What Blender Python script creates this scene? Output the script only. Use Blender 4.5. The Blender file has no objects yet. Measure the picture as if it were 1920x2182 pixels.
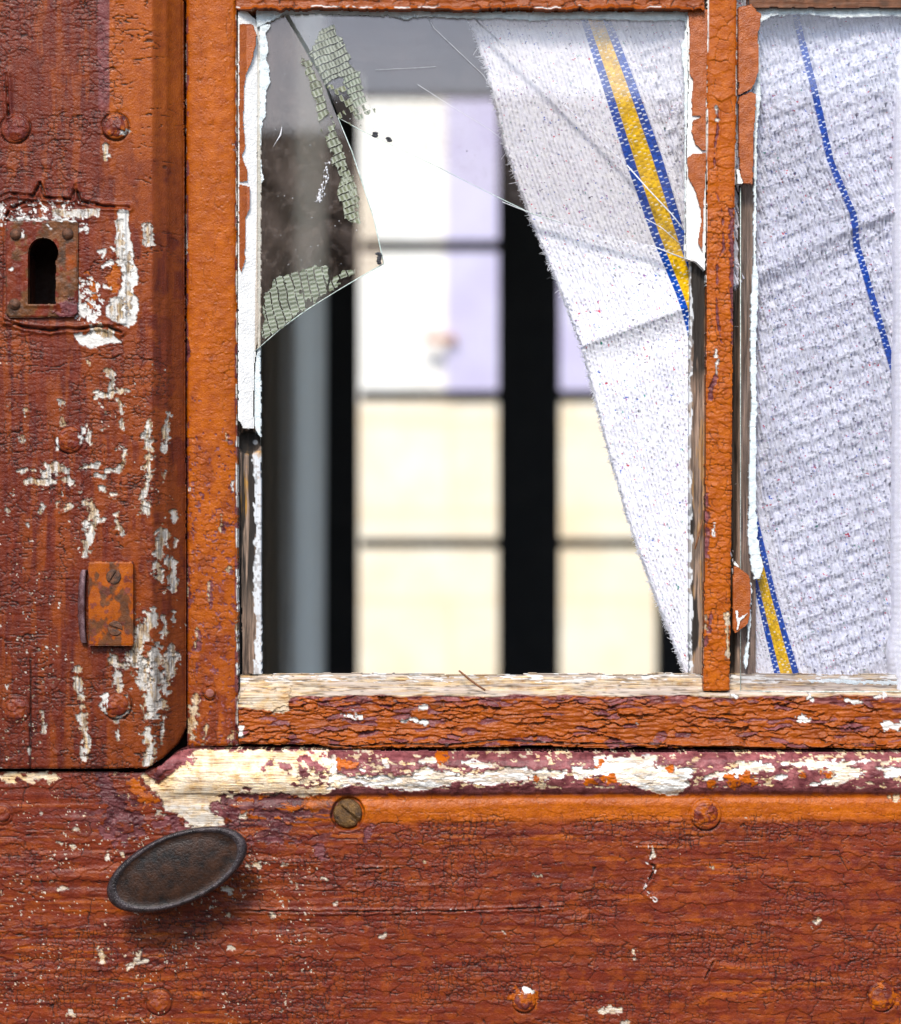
import bpy, math, random
import numpy as np
from mathutils import Vector, Matrix

# ------------------------------------------------------------------ camera, light, exposure
SC = bpy.context.scene
S = 0.0002            # metres per photo pixel on the door's front plane
D = 1.0               # camera distance from that plane
CU, CV = 960.0, 1091.0
cam = bpy.data.cameras.new("camera"); camo = bpy.data.objects.new("camera", cam)
SC.collection.objects.link(camo); SC.camera = camo
camo.location = (0, -D, 0); camo.rotation_euler = (math.pi / 2, 0, 0)
cam.sensor_fit = 'HORIZONTAL'; cam.sensor_width = 36
cam.lens = 36 * D / (1920 * S)
cam.clip_start = 0.05; cam.clip_end = 300
cam.dof.use_dof = True; cam.dof.focus_distance = D - 0.004; cam.dof.aperture_fstop = 10.5

SUN_EL, SUN_AZ = math.radians(43), math.atan2(-0.2, -1.0)   # azimuth measured from +Y towards +X
world = bpy.data.worlds.new("World"); SC.world = world; world.use_nodes = True
wn = world.node_tree.nodes; wl = world.node_tree.links
sky = wn.new("ShaderNodeTexSky"); sky.sky_type = 'NISHITA'; sky.sun_disc = False
sky.sun_elevation = SUN_EL; sky.sun_rotation = SUN_AZ % (2 * math.pi)
sky.air_density = 1.2; sky.dust_density = 1.0; sky.ozone_density = 1.0
wn["Background"].inputs[1].default_value = 0.10
wl.new(sky.outputs[0], wn["Background"].inputs[0])
sun = bpy.data.lights.new("sun", 'SUN'); sun.energy = 1.5; sun.angle = math.radians(14); sun.color = (1, 0.93, 0.84)
suno = bpy.data.objects.new("sun", sun); SC.collection.objects.link(suno)
sd = Vector((math.sin(SUN_AZ) * math.cos(SUN_EL), math.cos(SUN_AZ) * math.cos(SUN_EL), math.sin(SUN_EL)))
suno.rotation_euler = sd.to_track_quat('Z', 'Y').to_euler()
SC.view_settings.view_transform = 'Standard'; SC.view_settings.look = 'None'
SC.view_settings.gamma = 1; SC.view_settings.use_curve_mapping = False
SC.view_settings.exposure = 1.4
SC.render.engine = 'CYCLES'
SC.cycles.max_bounces = 10; SC.cycles.transparent_max_bounces = 16
SC.cycles.use_denoising = True
rng = np.random.default_rng(7); random.seed(7)

# ------------------------------------------------------------------ helpers: placement, noise
F = np.float32
def P(u, v, z):
    """photo pixel (u, v) of something standing z pixels in front of the door plane -> world point"""
    k = S * (1 - z * S / D)
    return ((u - CU) * k, -z * S, (CV - v) * k)

_T = rng.random((4, 512, 512), dtype=F)
def vnoise(x, y, s=0):
    x = x + s * 17.31; y = y + s * 9.77
    ix = np.floor(x); iy = np.floor(y); fx = (x - ix).astype(F); fy = (y - iy).astype(F)
    ix = ix.astype(np.int32) & 511; iy = iy.astype(np.int32) & 511
    jx = (ix + 1) & 511; jy = (iy + 1) & 511
    fx = fx * fx * (3 - 2 * fx); fy = fy * fy * (3 - 2 * fy)
    T = _T[s & 3]
    a = T[iy, ix]; b = T[iy, jx]; c = T[jy, ix]; d = T[jy, jx]
    return (a + (b - a) * fx) * (1 - fy) + (c + (d - c) * fx) * fy
def fbm(x, y, s=0, o=4):
    t = 0; a = 1; n = 0; f = 1
    for i in range(o):
        t = t + a * vnoise(x * f, y * f, s + i * 3); n += a; a *= .55; f *= 2.03
    return t / n
def sst(a, b, x):
    t = np.clip((x - a) / (b - a), 0, 1); return t * t * (3 - 2 * t)
def voro(x, y, jit=1.0, s=0):
    ix = np.floor(x); iy = np.floor(y)
    F1 = np.full(x.shape, 9, F); F2 = F1.copy(); idr = np.zeros(x.shape, F); ox = idr.copy(); oy = idr.copy()
    for dx in (-1, 0, 1):
        for dy in (-1, 0, 1):
            cx = ix + dx; cy = iy + dy
            a = (cx.astype(np.int32) + s * 31) & 511; b = (cy.astype(np.int32) + s * 57) & 511
            px = cx + .5 + jit * (_T[0][b, a] - .5) - x; py = cy + .5 + jit * (_T[1][b, a] - .5) - y
            d = np.sqrt(px * px + py * py).astype(F)
            n = d < F1
            F2 = np.where(n, F1, np.minimum(F2, d)); F1 = np.where(n, d, F1)
            idr = np.where(n, _T[2][b, a], idr); ox = np.where(n, px, ox); oy = np.where(n, py, oy)
    return F2 - F1, idr, ox, oy

def sd_poly(U, V, Pt):
    Pt = np.array(Pt, F); n = len(Pt)
    d = np.full(U.shape, 1e12, F); sgn = np.ones(U.shape, F)
    for i in range(n):
        a = Pt[i]; b = Pt[i - 1]
        ex, ey = b - a; wx = U - a[0]; wy = V - a[1]
        t = np.clip((wx * ex + wy * ey) / max(ex * ex + ey * ey, 1e-9), 0, 1)
        dx = wx - ex * t; dy = wy - ey * t
        d = np.minimum(d, dx * dx + dy * dy)
        c1 = V >= a[1]; c2 = V < b[1]; c3 = ex * wy > ey * wx
        f = (c1 & c2 & c3) | (~c1 & ~c2 & ~c3)
        sgn = np.where(f, -sgn, sgn)
    return sgn * np.sqrt(d)
def sd_line(U, V, Pt):
    Pt = np.array(Pt, F); d = np.full(U.shape, 1e12, F)
    for i in range(len(Pt) - 1):
        a = Pt[i]; ex, ey = Pt[i + 1] - a; wx = U - a[0]; wy = V - a[1]
        t = np.clip((wx * ex + wy * ey) / max(ex * ex + ey * ey, 1e-9), 0, 1)
        dx = wx - ex * t; dy = wy - ey * t
        d = np.minimum(d, dx * dx + dy * dy)
    return np.sqrt(d)

# ------------------------------------------------------------------ helpers: materials
def mat(name):
    m = bpy.data.materials.new(name); m.use_nodes = True
    return m, m.node_tree.nodes, m.node_tree.links
class NT:
    def __init__(s, name):
        s.m, s.n, s.l = mat(name); s.b = s.n["Principled BSDF"]; s.tc = s.n.new("ShaderNodeTexCoord")
    def noise(s, scale, stretch=(1, 1, 1), det=4, rough=.6, lo=.35, hi=.65):
        mp = s.n.new("ShaderNodeMapping"); mp.inputs["Scale"].default_value = stretch
        s.l.new(s.tc.outputs["Object"], mp.inputs[0])
        t = s.n.new("ShaderNodeTexNoise"); t.inputs["Scale"].default_value = scale; t.inputs["Detail"].default_value = det
        t.inputs["Roughness"].default_value = rough; s.l.new(mp.outputs[0], t.inputs["Vector"])
        r = s.n.new("ShaderNodeMapRange"); r.inputs[1].default_value = lo; r.inputs[2].default_value = hi
        s.l.new(t.outputs[0], r.inputs[0]); return r.outputs[0]
    def attr(s, name):
        a = s.n.new("ShaderNodeAttribute"); a.attribute_name = name
        sp = s.n.new("ShaderNodeSeparateColor"); s.l.new(a.outputs["Color"], sp.inputs[0])
        return sp.outputs[0], sp.outputs[1], sp.outputs[2], a.outputs["Alpha"], a.outputs["Color"]
    def mix(s, f, a, b, mode='MIX'):
        x = s.n.new("ShaderNodeMix"); x.data_type = 'RGBA'; x.blend_type = mode
        for i, v in ((0, f), (6, a), (7, b)):
            if hasattr(v, "links"): s.l.new(v, x.inputs[i])
            elif i == 0: x.inputs[0].default_value = v
            else: x.inputs[i].default_value = (*v, 1)
        return x.outputs[2]
    def math(s, op, a, b=None, c=None):
        x = s.n.new("ShaderNodeMath"); x.operation = op
        for i, v in enumerate((a, b, c)):
            if v is None: continue
            if hasattr(v, "links"): s.l.new(v, x.inputs[i])
            else: x.inputs[i].default_value = v
        return x.outputs[0]
    def bump(s, h, dist=.0001, st=1.0, prev=None):
        x = s.n.new("ShaderNodeBump"); x.inputs["Distance"].default_value = dist; x.inputs["Strength"].default_value = st
        s.l.new(h, x.inputs["Height"])
        if prev: s.l.new(prev, x.inputs["Normal"])
        return x.outputs[0]
    def out(s, col=None, rough=None, normal=None, **kw):
        for nm, v in (("Base Color", col), ("Roughness", rough), ("Normal", normal)):
            if v is None: continue
            if hasattr(v, "links"): s.l.new(v, s.b.inputs[nm])
            else: s.b.inputs[nm].default_value = (*v, 1) if nm == "Base Color" else v
        for k, v in kw.items(): s.b.inputs[k.replace("_", " ")].default_value = v
        return s.m

def paint_material(name, grain):
    """layers: topcoat red-brown, older orange, maroon undercoat, white primer, bare wood, dirt - which layer shows comes from the relief's own masks"""
    st = (1, 1, .06) if grain == 'v' else (.06, 1, 1)
    t = NT(name)
    orange, maroon, white, bare, _ = t.attr("layers")
    dirt_shade, rust, tone, _a, _c = t.attr("wear")
    n1 = t.noise(220, det=6); n2 = t.noise(1400, det=3); g = t.noise(1500, st, det=5, lo=.38, hi=.62); g2 = t.noise(420, st, det=3)
    red = t.mix(n1, (.074, .0085, .0055), (.145, .0195, .0085))
    red = t.mix(t.math('MULTIPLY', g2, .5), red, (.24, .042, .007))
    org = t.mix(n1, (.30, .062, .0018), (.45, .108, .0022))
    org = t.mix(t.math('MULTIPLY', n2, .4), org, (.26, .040, .001))
    mar = t.mix(n1, (.085, .018, .022), (.25, .078, .078))
    whi = t.mix(n1, (.80, .78, .74), (.62, .60, .56))
    woo = t.mix(g, (.22, .10, .030), (.72, .50, .25))
    woo = t.mix(t.math('MULTIPLY', n1, .6), woo, (.62, .58, .50))
    rst = t.mix(n1, (.06, .030, .017), (.20, .07, .020))
    c = t.mix(orange, red, org); c = t.mix(maroon, c, mar); c = t.mix(bare, c, woo); c = t.mix(white, c, whi)
    c = t.mix(rust, c, rst)
    tn = t.mix(tone, (.18, .14, .13), (1.82, 1.86, 1.87))
    c = t.mix(1.0, c, tn, 'MULTIPLY')
    c = t.mix(dirt_shade, c, (.014, .010, .009))
    nb = t.math('MAXIMUM', bare, white)
    r = t.math('ADD', t.math('MULTIPLY', n2, .22), .27)
    r = t.math('ADD', r, t.math('MULTIPLY', nb, .35))
    hb = t.math('ADD', t.math('MULTIPLY', n2, .5), t.math('MULTIPLY', g, t.math('ADD', t.math('MULTIPLY', bare, 1.2), .15)))
    return t.out(c, r, t.bump(hb, .00016, .8), Specular_IOR_Level=.24)
M_V = paint_material("flaking_paint_upright", 'v')
M_H = paint_material("flaking_paint_level", 'h')

def old_wood():
    t = NT("rotten_rebate_wood"); g = t.noise(1300, (1, 1, .04), det=5, lo=.36, hi=.64); n = t.noise(90, (1, 1, .3), det=4)
    d, w, y, _a, _c = t.attr("wear")
    c = t.mix(g, (.060, .036, .024), (.42, .28, .20)); c = t.mix(t.math('MULTIPLY', n, .45), c, (.22, .17, .13))
    c = t.mix(y, c, (.55, .27, .03)); c = t.mix(d, c, (.012, .008, .005)); c = t.mix(w, c, (.66, .68, .70))
    return t.out(c, .7, t.bump(g, .0003, .8))
M_WOOD = old_wood()
def simple(name, ca, cb, scale=200, rough=.5, bump=.0001, stretch=(1, 1, 1), lo=.35, hi=.65, **kw):
    t = NT(name); n = t.noise(scale, stretch, det=6, lo=lo, hi=hi); n2 = t.noise(scale * 6, stretch, det=3)
    return t.out(t.mix(n, ca, cb), t.math('ADD', t.math('MULTIPLY', n2, .25), rough - .1), t.bump(t.math('ADD', n, n2), bump, .7), **kw)
M_PUTTY = simple("white_putty_paint", (.86, .85, .82), (.74, .73, .71), 160, .5, .0002)
M_OVERP = simple("pale_overpainted_edge", (.80, .85, .86), (.60, .68, .70), 350, .5, .0002)
M_FLAKE = simple("orange_paint_flake", (.38, .085, .002), (.27, .054, .002), 260, .34, .00015)
M_KNOB = simple("dark_cast_iron", (.005, .0032, .0028), (.042, .016, .007), 200, .42, .00012, Specular_IOR_Level=.35)
M_RUST = simple("rusty_iron", (.060, .028, .016), (.26, .085, .018), 260, .5, .00012, (1, 1, .4), Metallic=.15)
M_SCREW = simple("rusted_screw_head", (.045, .026, .018), (.16, .06, .025), 500, .5, .00012, Metallic=.4)
M_NAIL = simple("rusty_nail_metal", (.14, .05, .018), (.30, .12, .04), 700, .6, .0001)
M_BLACK = simple("black_crumb", (.012, .012, .014), (.05, .05, .06), 900, .35, .0001)
M_DARK = simple("gap_shade_timber", (.035, .014, .009), (.06, .025, .015), 60, .8, .0002)

def glass_material(name, dust_haze, dcol=(.55, .52, .55), refl=1.0, tint=(.97, .975, .97)):
    m, n, l = mat(name); n.remove(n["Principled BSDF"])
    tr = n.new("ShaderNodeBsdfTransparent"); tr.inputs[0].default_value = (*tint, 1)
    gl = n.new("ShaderNodeBsdfGlossy"); gl.inputs[1].default_value = .015; gl.inputs[0].default_value = (.98, .88, .93, 1)
    lw = n.new("ShaderNodeLayerWeight"); lw.inputs[0].default_value = .5      # Schlick, the same from both faces of the pane
    pw = n.new("ShaderNodeMath"); pw.operation = 'POWER'; pw.inputs[1].default_value = 5; l.new(lw.outputs["Facing"], pw.inputs[0])
    mu = n.new("ShaderNodeMath"); mu.operation = 'MULTIPLY_ADD'; mu.inputs[1].default_value = .95; mu.inputs[2].default_value = .045 * refl; l.new(pw.outputs[0], mu.inputs[0])
    m1 = n.new("ShaderNodeMixShader"); l.new(mu.outputs[0], m1.inputs[0]); l.new(tr.outputs[0], m1.inputs[1]); l.new(gl.outputs[0], m1.inputs[2])
    df = n.new("ShaderNodeBsdfDiffuse"); df.inputs[0].default_value = (*dcol, 1)
    tc = n.new("ShaderNodeTexCoord")
    acc = None
    for sc, lo, hi, a in ((60, .35, .75, dust_haze), (260, .5, .8, dust_haze), (1100, .69, .74, .22)):
        t = n.new("ShaderNodeTexNoise"); t.inputs["Scale"].default_value = sc; t.inputs["Detail"].default_value = 5
        l.new(tc.outputs["Object"], t.inputs["Vector"])
        r = n.new("ShaderNodeMapRange"); r.inputs[1].default_value = lo; r.inputs[2].default_value = hi; r.inputs[4].default_value = a
        l.new(t.outputs[0], r.inputs[0])
        if acc is None: acc = r.outputs[0]
        else:
            ad = n.new("ShaderNodeMath"); ad.operation = 'ADD'; l.new(acc, ad.inputs[0]); l.new(r.outputs[0], ad.inputs[1]); acc = ad.outputs[0]
    m2 = n.new("ShaderNodeMixShader"); l.new(acc, m2.inputs[0]); l.new(m1.outputs[0], m2.inputs[1]); l.new(df.outputs[0], m2.inputs[2])
    l.new(m2.outputs[0], n["Material Output"].inputs[0]); return m
M_GLASS = glass_material("dusty_old_glass", .035, (.50, .43, .42), 1.6, (.988, .984, .978))
M_GLASSL = glass_material("hazy_dusty_glass", .085, (.46, .38, .35), 1.5, (.92, .865, .80))  # dust made browner and denser, so it also paints the shard's haze
M_CLEAN = glass_material("clear_window_glass", .015)
M_PANE = glass_material("greyish_old_pane", .02, (.5, .48, .58), 1.2, (.965, .968, .98))
M_EDGE = simple("cut_glass_edge", (.30, .42, .36), (.75, .82, .78), 900, .15, .00005)
M_EDGED = simple("dark_glass_edge", (.02, .03, .025), (.12, .16, .14), 900, .12, .00005)
M_CRACK = simple("glass_crack", (.85, .86, .88), (.5, .5, .52), 900, .2, .00005)

def towel_material():
    t = NT("waffle_cotton"); r, g, b, a, col = t.attr("dye")
    n = t.noise(2600, det=3); n1 = t.noise(300, det=3)
    c = t.mix(t.math('MULTIPLY', n, .35), col, t.mix(1.0, col, (.62, .62, .70), 'MULTIPLY')); c = t.mix(t.math('MULTIPLY', n1, .35), c, t.mix(1.0, c, (.82, .82, .95), 'MULTIPLY'))
    m = t.out(c, .9, t.bump(n, .0002, .7), Specular_IOR_Level=.15)
    t.b.inputs["Sheen Weight"].default_value = .06
    return m
M_TOWEL = towel_material()
M_FUZZ = simple("cotton_fibres", (.80, .80, .84), (.68, .68, .74), 500, .9, .00005)

# ------------------------------------------------------------------ helpers: meshes
C = SC.collection
def link(name, me, m, parent=None):
    o = bpy.data.objects.new(name, me); C.objects.link(o)
    for x in (m if isinstance(m, (list, tuple)) else [m]):
        if x: me.materials.append(x)
    if parent:
        o.parent = parent
        if parent.type == 'EMPTY': o.matrix_parent_inverse = Matrix.Translation(-parent.location)
    return o
def tag(o, label=None, cat=None, group=None, kind=None):
    if cat and not kind: kind = "thing"
    for k, v in (("label", label), ("category", cat), ("group", group), ("kind", kind)):
        if v: o[k] = v
    return o
def empty(name, loc, *a, **k):
    o = bpy.data.objects.new(name, None); C.objects.link(o); o.location = loc; o.empty_display_size = .01
    return tag(o, *a, **k)
def raw(name, co, quads, m, parent=None, smooth=True, tris=None, attrs=None):
    me = bpy.data.meshes.new(name); co = np.asarray(co, F); quads = np.asarray(quads, np.int32).reshape(-1, 4)
    nt = 0 if tris is None else len(tris); nq = len(quads)
    me.vertices.add(len(co)); me.vertices.foreach_set("co", co.ravel())
    loops = quads.ravel() if nt == 0 else np.concatenate([quads.ravel(), np.asarray(tris, np.int32).ravel()])
    me.loops.add(len(loops)); me.loops.foreach_set("vertex_index", loops)
    me.polygons.add(nq + nt)
    st = np.concatenate([np.arange(nq) * 4, nq * 4 + np.arange(nt) * 3]).astype(np.int32)
    me.polygons.foreach_set("loop_start", st)
    me.update(calc_edges=True)
    me.polygons.foreach_set("use_smooth", np.full(nq + nt, smooth))
    for k, v in (attrs or {}).items():
        a = me.attributes.new(k, 'FLOAT_COLOR', 'POINT'); a.data.foreach_set("color", np.asarray(v, F).ravel())
    return link(name, me, m, parent)

class Sheet:
    """a relief: grid in photo pixels, height h (px towards the viewer), layer masks"""
    def __init__(s, u0, u1, v0, v1, step=2.0):
        s.u0, s.v0, s.st = u0, v0, step
        s.u = np.arange(u0, u1 + step, step, dtype=F); s.v = np.arange(v0, v1 + step, step, dtype=F)
        s.U, s.V = np.meshgrid(s.u, s.v); z = np.zeros(s.U.shape, F)
        s.h = z.copy(); s.keep = np.ones(s.U.shape, bool)
        s.L = {k: z.copy() for k in ("orange", "maroon", "white", "bare", "dirt_shade", "rust", "yellow")}
        s.L["tone"] = z + .5
    def win(s, u0, u1, v0, v1):
        a = max(int((u0 - s.u0) / s.st), 0); b = max(int((u1 - s.u0) / s.st) + 2, 0)
        c = max(int((v0 - s.v0) / s.st), 0); d = max(int((v1 - s.v0) / s.st) + 2, 0)
        return slice(c, d), slice(a, b)
    def put(s, kind, M, w=None):
        w = w or (slice(None), slice(None))
        for k in ("orange", "maroon", "white", "bare", "rust"):
            if k == kind: s.L[k][w] = np.maximum(s.L[k][w], M)
            else: s.L[k][w] *= (1 - M)
    def patch(s, kind, pts, width=None, rag=5, depth=2.5, lip=.8, seed=0, sc=9.0, soft=.9, aniso=(1, 1)):
        pts = np.array(pts, F); m = 16 + (width or 0)
        w = s.win(pts[:, 0].min() - m, pts[:, 0].max() + m, pts[:, 1].min() - m, pts[:, 1].max() + m)
        U, V = s.U[w], s.V[w]
        if U.size == 0: return
        d = sd_line(U, V, pts) - width if width else sd_poly(U, V, pts)
        if width: rag = max(rag, 2.5 + width * .75); d = d + width * 1.1 * (vnoise(U / 22, V / 22, seed + 6) - .45)
        d = d + rag * 2 * (fbm(U / sc / aniso[0], V / sc / aniso[1], 5 + seed, 4) - .5)
        # chips break along the craquelure: snap the distance to small cells
        e, idr, ox, oy = voro(U / 11, V / 9, .9, seed + 3)
        d = d + rag * 1.3 * (idr - .5)
        M = 1 - sst(-soft, soft, d)
        s.put(kind, M, w)
        s.h[w] -= depth * M
        s.h[w] += lip * np.exp(-((d - 2.5) / 2.5) ** 2)
        s.L["dirt_shade"][w] = np.maximum(s.L["dirt_shade"][w] * (1 - M), .55 * np.exp(-(d / 1.6) ** 2) * (fbm(U / 14, V / 14, 2, 2) > .47))
    def build(s, name, m, parent, z0, zback=None, skirt=True):
        ny, nx = s.U.shape
        K = s.keep; q = K[:-1, :-1] & K[1:, :-1] & K[:-1, 1:] & K[1:, 1:]
        used = np.zeros(K.shape, bool)
        for a, b in ((slice(None, -1), slice(None, -1)), (slice(1, None), slice(None, -1)), (slice(None, -1), slice(1, None)), (slice(1, None), slice(1, None))):
            used[a, b] |= q
        idx = np.full(K.shape, -1, np.int64); n = int(used.sum()); idx[used] = np.arange(n)
        k = S * (1 - z0 * S / D)
        co = np.stack([(s.U[used] - CU) * k, -(z0 + s.h[used]) * S, (CV - s.V[used]) * k], 1)
        A = idx[:-1, :-1]; B = idx[1:, :-1]; Cc = idx[1:, 1:]; Dd = idx[:-1, 1:]
        quads = [np.stack([A[q], B[q], Cc[q], Dd[q]], 1)]
        attrs = {"layers": np.stack([s.L[x][used] for x in ("orange", "maroon", "white", "bare")], 1),
                 "wear": np.stack([s.L["dirt_shade"][used], s.L["rust"][used], s.L["tone"][used], np.ones(n, F)], 1)}
        if "yellow_mode" in s.L:
            attrs["wear"] = np.stack([s.L["dirt_shade"][used], s.L["white"][used], s.L["yellow"][used], np.ones(n, F)], 1)
        if "dye" in s.__dict__: attrs = {"dye": s.dye[used]}
        if zback is not None:
            cb = co.copy(); cb[:, 1] = -zback * S; co = np.concatenate([co, cb])
            for kk in attrs: attrs[kk] = np.concatenate([attrs[kk], attrs[kk]])
            pad = np.zeros((q.shape[0] + 2, q.shape[1] + 2), bool); pad[1:-1, 1:-1] = q
            up = q & ~pad[:-2, 1:-1]; dn = q & ~pad[2:, 1:-1]; lf = q & ~pad[1:-1, :-2]; rt = q & ~pad[1:-1, 2:]
            for msk, a, b in ((up, A, Dd), (dn, Cc, B), (lf, B, A), (rt, Dd, Cc)):
                quads.append(np.stack([b[msk], b[msk] + n, a[msk] + n, a[msk]], 1)[:, ::-1])
            # back
            quads.append(np.stack([A[q], Dd[q], Cc[q], B[q]], 1) + n)
        Q = np.concatenate(quads)
        return raw(name, co, Q, m, parent, True, None, attrs)

def cracks(s, cu, cv, depth=1.6, wid=.10, jit=.8, amt=None, tilt=1.0, seed=0, warp=5, dirt_shade=.8, w=None):
    jit = min(jit, .72)
    U, V = s.U, s.V
    wu = U + warp * (fbm(U / 26, V / 26, seed + 1, 3) - .5) * 2; wv = V + warp * (fbm(U / 26, V / 26, seed + 2, 3) - .5) * 2
    e, idr, ox, oy = voro(wu / cu, wv / cv, jit, seed)
    if amt is None: amt = 1
    line = (1 - sst(0, wid * 2, e)) * amt * (.10 + .90 * sst(.36, .62, fbm(U / 19, V / 15, seed + 7, 2)))
    s.h -= depth * line
    s.h += tilt * amt * ((idr - .5) * 1.2 + 1.5 * (-oy) * (.5 + idr) + (e < .5) * .0 + .5 * (ox * ox + oy * oy) * 2)
    s.L["dirt_shade"] = np.maximum(s.L["dirt_shade"], dirt_shade * sst(.30, .8, line))
    return e, idr
def fissures(s, lu, lv, thr=.012, depth=3, seed=0, dirt_shade=.9, zone=1.0):
    n = np.abs(fbm(s.U / lu, s.V / lv, seed, 3) - .5); g = sst(.45, .62, vnoise(s.U / (lu * .7), s.V / (lv * 2.5), seed + 5)) * zone
    c = (1 - sst(thr * .4, thr, n)) * g
    s.h -= depth * c; s.L["dirt_shade"] = np.maximum(s.L["dirt_shade"], dirt_shade * c)
def flecks(s, kind, cell, thr, seed=0, zone=1.0, depth=1.6, asp=1.0):
    n = fbm(s.U / cell, s.V / (cell * asp), seed, 3) * zone
    M = sst(thr, thr + .015, n); s.put(kind, M); s.h -= depth * M
def outline(s, pts, rag=1.2, seed=0, round_=6, drop=8):
    d = sd_poly(s.U, s.V, pts) + rag * 2 * (fbm(s.U / 8, s.V / 8, seed + 9, 3) - .5)
    s.keep &= d < 0
    e = np.clip(1 + d / round_, 0, 1); s.h -= drop * (1 - np.sqrt(np.clip(1 - e * e, 0, 1)))
    return d
def disc_bump(s, u, v, r, kind=None, raise_=4, ring=1.0, seed=0, recess=0):
    w = s.win(u - r * 1.9, u + r * 1.9, v - r * 1.9, v + r * 1.9); U, V = s.U[w], s.V[w]
    a = np.arctan2(V - v, U - u)
    d = np.hypot(U - u, V - v) - r * (1 + .10 * (fbm(a * 1.2 + 20, a * 0 + seed, seed, 2) - .5))
    ins = 1 - sst(-1, 3, d)
    s.h[w] += raise_ * ins * (1 - .25 * (np.hypot(U - u, V - v) / r) ** 2)
    gr = np.exp(-((d - 1.5) / 1.7) ** 2) * (.15 + .85 * sst(.35, .65, vnoise(a * 1.5 + 9, a * 0 + seed * 3., seed)))
    s.h[w] -= 5 * gr * ring; s.L["dirt_shade"][w] = np.maximum(s.L["dirt_shade"][w], .75 * gr * ring)
    s.h[w] += .5 * np.exp(-((d - 8) / 4.0) ** 2) * ring
    return w, d, a

def RG(n, pts):
    o = {1: (0, 0, 2.8), 2: (0, 700, 2.8), 3: (0, 1400, 2.57), 4: (500, 0, 2.57), 5: (1280, 0, 2.8), 6: (1280, 730, 2.8),
         7: (500, 1380, 2.549), 8: (1220, 1380, 2.549), 9: (0, 420, 5.622), 10: (540, 20, 4.997), 11: (1540, 1000, 4.645), 12: (480, 860, 11.24)}[n]
    return [(o[0] + x / o[2], o[1] + y / o[2]) for x, y in pts]

# ================================================================== the door
door = empty("wooden_door", (0, 0, -1.2), "weathered red and orange painted door with a broken window pane", "door")
U0, U1, V0, V1 = -150, 2080, -110, 2310

# ---- left stile board -------------------------------------------------------
s = Sheet(U0, 394, V0, 1642, 1.7)
U, V = s.U, s.V
s.h += 2.2 * (fbm(U / 60, V / 260, 1, 3) - .5) + 1.6 * (fbm(U / 14, V / 90, 3, 3) - .5)
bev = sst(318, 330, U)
dev = np.clip((U - 323) / 66, 0, 1)
s.h -= 62 * (dev * dev / (dev + .10)) * 1.1; s.h += 3 * np.exp(-((U - 352) / 7) ** 2)
low_ = sst(240, 430, V)                       # crisp brushed edge at the top, worn blend below
ge = 10 + 80 * low_
s.L["orange"] = sst(231 - ge * .5, 231 + ge * .5, U + low_ * 60 * (fbm(U / 18, V / 40, 8, 4) - .5) * 2) * (1 - .25 * low_)
s.L["orange"] *= 1 - .85 * low_ * sst(.46, .60, fbm(U / 34, V / 50, 9, 4))
s.L["orange"] = np.clip(np.maximum(s.L["orange"] * (.78 - .25 * low_), .32 * sst(.52, .64, fbm(U / 18, V / 140, 6, 4))), 0, 1)
s.L["tone"] = .5 + .12 * (fbm(U / 40, V / 120, 2, 4) - .5) - .08 * (1 - s.L["orange"]) - .13 * bev - .06 * sst(1100, 1500, V)  # bevel tone lowered, painting in the shade of its turned-away side
pz = (1 - sst(1, 3, np.abs(U - 221 + 3 * (vnoise(U * 0, V / 40, 3) - .5)) - 10)) * (1 - sst(215, 250, V)); s.L["maroon"] = pz * .8
top = 1 - .6 * sst(330, 380, U)
amt = (.45 + .55 * sst(.4, .6, fbm(U / 70, V / 70, 4, 3))) * top * (1 - .8 * sst(236, 246, U) * (1 - sst(500, 800, V)) * sst(258, 270, U))
cracks(s, 13, 8.5, 1.3, .10, .95, amt, .25, 1, 5)
cracks(s, 22, 13, 1.7, .07, 1, amt, .4, 5, 9)
cracks(s, 60, 40, 1.6, .03, .9, amt * .8, .8, 2, 9)
fissures(s, 60, 14, .02, 2.5, 4, .85, top * sst(.4, .5, vnoise(U / 60, V / 60, 2)))
flecks(s, "bare", 7, .835, 3, sst(.40, .62, fbm(U / 60, V / 80, 7, 2)) * sst(560, 800, V) * .5 + .58)
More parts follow.
